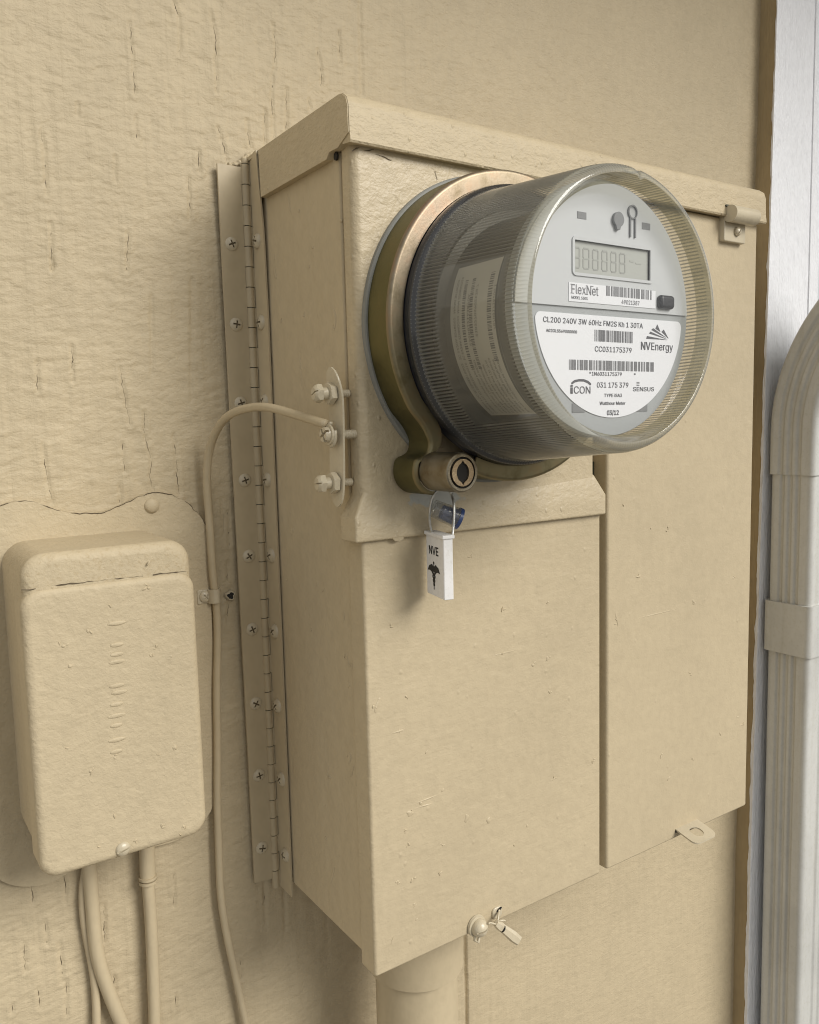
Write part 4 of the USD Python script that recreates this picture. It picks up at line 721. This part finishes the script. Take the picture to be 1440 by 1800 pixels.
# ------------------------------------------------------------------ the meter
mt = thing('electricity_meter', 'round smart electricity meter under a ribbed smoky clear cover with white face label', 'meter', (CX, -.03, CZ - .08))
part(mt, 'base', lathe([(.0001, -.0200), (.0800, -.0200), (.0800, -.0262), (.0783, -.0300), (.0700, -.0310), (.0001, -.0310)], (CX, CZ), 128), m_black, smooth=35)
NR = 236
def win(th, Y):
    t = (th + np.pi) % (2 * np.pi) - np.pi
    a = 1 / (1 + np.exp(-(np.radians(20.0) - t) * 160)) * 1 / (1 + np.exp(-(t - np.radians(-47.5)) * 160))
    b = 1 / (1 + np.exp(-(Y + .0972) * 4000)) * 1 / (1 + np.exp(-(-.0480 - Y) * 4000))
    return a * b
def ribs(th, Y, R):
    amp = .00050 * ((Y < -.0340) & (Y > -.1045)) + .00042 * ((Y <= -.1045) & (Y > -.1082)) + .0004 * ((Y > -.0345) & (Y < -.0310))
    notch = -.0016 * np.exp(-((th - np.radians(96.5)) / .028) ** 2) * (Y < -.1000) * (R > .062)
    gapb = 0
    return amp * (1 - win(th, Y)) * np.sin(NR * th) + notch - .0005 * win(th, Y)
prof = [(.0800, -.0268), (.0801, -.0300), (.0798, -.0312), (.0782, -.0322), (.0776, -.0332), (.0774, -.0342)]
prof += [(.0772 - .0054 * s, -.0345 - .0690 * s) for s in np.linspace(0, 1, 40)]
cover = lathe(prof, (CX, CZ), NR * 4, ribs)
def thick(prim, n):  # rib phase mask for the painted refraction stripes
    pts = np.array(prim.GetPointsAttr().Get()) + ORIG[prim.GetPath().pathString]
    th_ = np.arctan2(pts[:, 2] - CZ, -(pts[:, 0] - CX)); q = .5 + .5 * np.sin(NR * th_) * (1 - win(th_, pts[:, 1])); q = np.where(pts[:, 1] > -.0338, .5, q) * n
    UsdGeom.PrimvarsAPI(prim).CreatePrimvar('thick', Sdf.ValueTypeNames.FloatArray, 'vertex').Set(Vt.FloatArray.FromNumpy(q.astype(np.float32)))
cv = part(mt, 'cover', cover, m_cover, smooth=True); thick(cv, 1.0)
prof2 = [(.07155, -.1036), (.0716, -.1046), (.0712, -.1066), (.0704, -.1084), (.0692, -.1097), (.0678, -.1103), (.0671, -.1103), (.0666, -.1101)]
prof3 = [(.0666, -.1101), (.0660, -.1090), (.0652, -.1070), (.0645, -.1050), (.0636, -.1036), (.0628, -.1030)]
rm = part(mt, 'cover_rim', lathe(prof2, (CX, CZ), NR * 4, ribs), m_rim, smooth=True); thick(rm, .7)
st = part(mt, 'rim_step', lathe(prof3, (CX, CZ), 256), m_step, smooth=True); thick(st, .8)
part(mt, 'front_pane', lathe([(.0628, -.1030), (.045, -.1033), (.02, -.1035), (.0002, -.1035)], (CX, CZ), 160), m_front, smooth=True)
part(mt, 'flange_ring', lathe([(.0806, -.0262), (.0807, -.0296), (.0797, -.0318), (.0779, -.0326)], (CX, CZ), NR * 2, lambda th, Y, R: .0002 * np.sin(NR * th) * (Y < -.029)), m_flange, smooth=60)
# inner can with the curved side label
part(mt, 'inner_can', lathe([(.0660, -.0310), (.0655, -.0330), (.0600, -.0340), (.0600, -.0780), (.0615, -.0790), (.0640, -.0830), (.0640, -.0900), (.0001, -.0900)], (CX, CZ), 96), m_can, smooth=35)
def curved(x, y_, r):
    """x: angle in degrees (0 = towards the camera's left), y_: world y; on the can of radius r"""
    a = np.radians(x); return np.c_[CX - r * np.cos(a), y_, CZ + r * np.sin(a)]
def curved_patch(a0, a1, y0, y1, r, n=60):
    aa_ = np.linspace(a0, a1, n); v = np.vstack([curved(aa_, np.full(n, y0), r), curved(aa_, np.full(n, y1), r)]); k = np.arange(n - 1)
    return v, np.c_[k, k + 1, n + k + 1, n + k]
sl_ = part(mt, 'side_label', curved_patch(-57, 27, -.0765, -.0400, .0606), m_sidelabel, smooth=True)
def side_text(txt, a0, a1, y, h):
    t = meshkit.text_mesh(txt, h, .0001); v = t.vertices; x0, x1 = v[:, 0].min(), v[:, 0].max()
    return trimesh.Trimesh(curved(a0 + (v[:, 0] - x0) / (x1 - x0) * (a1 - a0), y + (-v[:, 1]) * -1 * -1 + 0 * v[:, 2], .06075), t.faces[:, ::-1], process=False)
ST = []
for txt, a0, a1, y in (('Contains FCC ID SDBIDTB002   IC 2220A IDTB002   Model IDTB002', -55, 20, -.0430), ('Contains FCC ID SDBZIGMOO10  IC 2220A ZIGMOO10  Model ZIGMOO10', -55, 21, -.0462),
                       ('2350812161890A', -14, 11, -.0545), ('21022704902138 7', -10, 15, -.0605), ('787081716200 1', -8, 13, -.0752),
                       ('This device complies with Part 15 of', -55, -21, -.0510), ('the FCC rules. Operation is subject', -55, -21, -.0540), ('to the following two conditions:', -55, -24, -.0570), ('(1) This device may not cause', -55, -24, -.0600), ('harmful interference and (2) This', -55, -22, -.0630), ('device must accept any interference', -55, -21, -.0660), ('received, including interference', -55, -22, -.0690), ('that may cause undesired operation', -55, -20, -.0720)):
    ST.append(side_text(txt, a0, a1, y, .0016))
rb = np.random.default_rng(21)
def side_bars(a0, a1, y0, y1):
    out = []; a = a0
    while a < a1:
        w_ = rb.choice([.28, .5, .75]); q = curved_patch(a, min(a + w_, a1), y0, y1, .06072, 3); out.append(trimesh.Trimesh(q[0], np.vstack([q[1][:, [0, 1, 2]], q[1][:, [0, 2, 3]]]), process=False)); a += w_ + rb.choice([.28, .45, .7])
    return out
ST += side_bars(-26, 19, -.0526, -.0500) + side_bars(-26, 19, -.0588, -.0562) + side_bars(-23, 20, -.0738, -.0705)
part(sl_, 'print', cat(ST), m_print)

# faceplate
FX, FZ, FY = .0957, .3857, -.0955
fp = part(mt, 'faceplate', lathe([(.0655, -.0900), (.0655, -.0940), (.0650, -.0947), (.0001, -.0947)], (FX, FZ), 128), m_facedark, smooth=35)
def face(poly, y0, y1): return extr(shapely.affinity.translate(poly, FX, FZ), y0, y1)
disc = Point(0, 0).buffer(.0640, 64)
upper = disc.intersection(sbox(-.07, .0005, .07, .07))
lcdwin = sbox(-.0246, .0173, .0322, .0332)
part(mt, 'upper_panel', face(upper.difference(lcdwin), -.0957, -.0945), m_facegrey)
fr_ = Polygon(rrect(-.0262, .0350, .0158, .0352, .0025)).difference(lcdwin)
part(mt, 'display_frame', face(fr_, -.0964, -.0946), m_facegrey)
dsp = part(mt, 'display', face(lcdwin.buffer(.0005), -.09475, -.0944), m_lcd)
def seg7(x, z, w_, h, on):
    t = .00042; g_ = .0003
    S = {'a': sbox(x + g_, z + h - t, x + w_ - g_, z + h + t), 'd': sbox(x + g_, z - t, x + w_ - g_, z + t), 'g': sbox(x + g_, z + h / 2 - t, x + w_ - g_, z + h / 2 + t),
         'f': sbox(x - t, z + h / 2 + g_, x + t, z + h - g_), 'b': sbox(x + w_ - t, z + h / 2 + g_, x + w_ + t, z + h - g_), 'e': sbox(x - t, z + g_, x + t, z + h / 2 - g_), 'c': sbox(x + w_ - t, z + g_, x + w_ + t, z + h / 2 - g_)}
    return [S[c_] for c_ in on]
SEG = {'0': 'abcdef', '3': 'abgcd', '9': 'abcdfg', '8': 'abcdefg'}
onS, offS = [], []
for i, ch in enumerate('300039'):
    x = -.0238 + i * .0067; onS += seg7(x, .0200, .0040, .0098, SEG[ch]); offS += seg7(x, .0200, .0040, .0098, [q for q in 'abcdefg' if q not in SEG[ch]])
part(dsp, 'lit_segments', face(shapely.union_all(onS), -.0949, -.09476), m_seg_on)
part(dsp, 'unlit_segments', face(shapely.union_all(offS + [sbox(.0175, .0262, .0205, .0270), sbox(.022, .0255, .0265, .0262)]), -.0949, -.09476), m_seg)
for x in (-.0192, .0291): part(mt, 'clip_slot', face(sbox(x - .0032, .0438, x + .0032, .0472), -.0959, -.0956), m_slot)
for x in (-.0210, .0275): part(mt, 'clip_slot', face(sbox(x - .0045, -.0525, x + .0045, -.0478), -.0950, -.0946), m_slot)
kn = Point(0, 0).buffer(.0042).union(Polygon([(-.003, -.0005), (.0035, .001), (.0005, -.0062), (-.0015, -.006)])).buffer(.0006); kn = shapely.affinity.translate(shapely.affinity.scale(kn, .78, .78, origin=(0, 0)), .0063, .0462)
part(mt, 'sensor_knob', face(kn, -.0975, -.0955), m_slot)
part(mt, 'loop_hanger', face(Point(.0180, .0515).buffer(.0036).difference(Point(.0182, .0514).buffer(.0029)).union(sbox(.0158, .0385, .0166, .0485)).union(sbox(.0196, .0385, .0204, .0485)), -.0966, -.0956), m_slot)
part(mt, 'button', hull(np.vstack([np.array([FX + x, -.0968, FZ + z]) + _us * .0021 for x in (.0405, .0483) for z in (.0050, .0082)])), m_black, smooth=40)
# labels
def text(txt, x0, x1, z, h, y=-.0960, bold=False):
    t = meshkit.text_mesh(txt, h, .00012, bold); v = t.vertices; a0, a1 = v[:, 0].min(), v[:, 0].max()
    return trimesh.Trimesh(np.c_[FX + x0 + (v[:, 0] - a0) / (a1 - a0) * (x1 - x0), y - v[:, 2], FZ + z + v[:, 1]], t.faces[:, ::-1], process=False)
def bars(x0, x1, z0, z1, y=-.0960, seed=1, mod=.00030):
    r = np.random.default_rng(seed); out = []; x = x0
    while x < x1:
        w_ = r.choice([1, 1, 2, 3]) * mod; out.append(sbox(x, z0, min(x + w_, x1), z1)); x += w_ + r.choice([1, 1, 2, 3]) * mod
    return face(shapely.union_all(out), y - .0001, y)
l1 = part(mt, 'model_label', face(sbox(-.0286, .0029, .0369, .0122), -.09605, -.0957), m_label)
serif = [sbox(FX - .0272, 0, FX - .0252, 0)]
F1 = [text('FlexNet', -.0269, -.0077, .0068, .0046, -.0961), text('MODEL 530X', -.0269, -.0154, .0042, .0014, -.0961), text('49021387', .0098, .0238, .0038, .0022, -.0961)]
F1.append(face(shapely.union_all([sbox(-.0275, .0068, -.0252, .0071), sbox(-.0275, .0111, -.0262, .0114), sbox(-.0167, .0068, -.0152, .0071), sbox(-.0167, .0111, -.0155, .0114), sbox(-.0128, .0111, -.0113, .0114)]), -.0962, -.0961))
part(l1, 'lettering', cat(F1), m_print_soft); part(l1, 'barcode', bars(-.0018, .0334, .0073, .0123, -.0961, 3, .00036), m_print_soft)
main = Point(.0045, .0003).buffer(.0557, 64).intersection(sbox(-.06, -.07, .06, -.0030)).buffer(-.0035).buffer(.0035)
l2 = part(mt, 'rating_label', face(main, -.0957 + .0005, -.0945), m_label)
Y2 = -.0953
T2 = [('CL200 240V 3W 60Hz FM2S Kh 1 30TA', -.0455, .0275, -.0080, .0026), ('CC031175379', -.0093, .0187, -.0213, .0027), ('031 175 379', -.0078, .0162, -.0397, .0027)]
part(l2, 'lettering', cat([text(*q, y=Y2) for q in T2] + [text('03/12', -.0003, .0087, -.0540, .0024, Y2, True), text('Watthour Meter', -.0058, .0139, -.0487, .0017, Y2), text('TYPE iSA3', -.0024, .0112, -.0446, .0017, Y2), text('A02GLS569000000', -.0436, -.0223, -.0127, .0015, Y2), text('*1N6031175379', -.0134, .0110, -.0336, .0019, Y2), text('*', .0207, .0220, -.0338, .0019, Y2)]), m_print)
part(l2, 'energy_logo', cat([text('NV', .0262, .0339, -.0192, .0040, Y2, True), text('Energy', .0346, .0527, -.0192, .0040, Y2),
    face(shapely.union_all([Polygon([(.0304, -.0133), (.0311, -.0119), (.0481, -.0134)]), Polygon([(.0327, -.0104), (.0338, -.0094), (.0478, -.0130)]), Polygon([(.0345, -.0084), (.0360, -.0075), (.0470, -.0122), (.0425, -.0109)]), Polygon([(.0379, -.0076), (.0394, -.0053), (.0420, -.0092)]), Polygon([(.0430, -.0091), (.0448, -.0079), (.0489, -.0126)])]), Y2 - .0001, Y2)]), m_print)
arcp = LineString([(-.0258, -.0376), (-.0240, -.0366), (-.0210, -.0361), (-.0175, -.0361), (-.0145, -.0369), (-.0128, -.0380)]).buffer(.0006)
part(l2, 'icon_logo', cat([text('i', -.0272, -.0252, -.0428, .0040, Y2, True), text('CON', -.0246, -.0127, -.0428, .0036, Y2), face(arcp, Y2 - .0001, Y2)]), m_print)
part(l2, 'maker_logo', cat([text('SENSUS', .0200, .0370, -.0415, .0022, Y2)] + [face(sbox(.0228, z_, .0250, z_ + .0003), Y2 - .0001, Y2) for z_ in (-.0369, -.0377, -.0386)]), m_print)
part(l2, 'barcode', bars(-.0095, .0194, -.0161, -.0102, Y2, 5, .00026), m_print_soft)
part(l2, 'barcode', bars(-.0279, .0367, -.0309, -.0258, Y2, 6, .00034), m_print_soft)
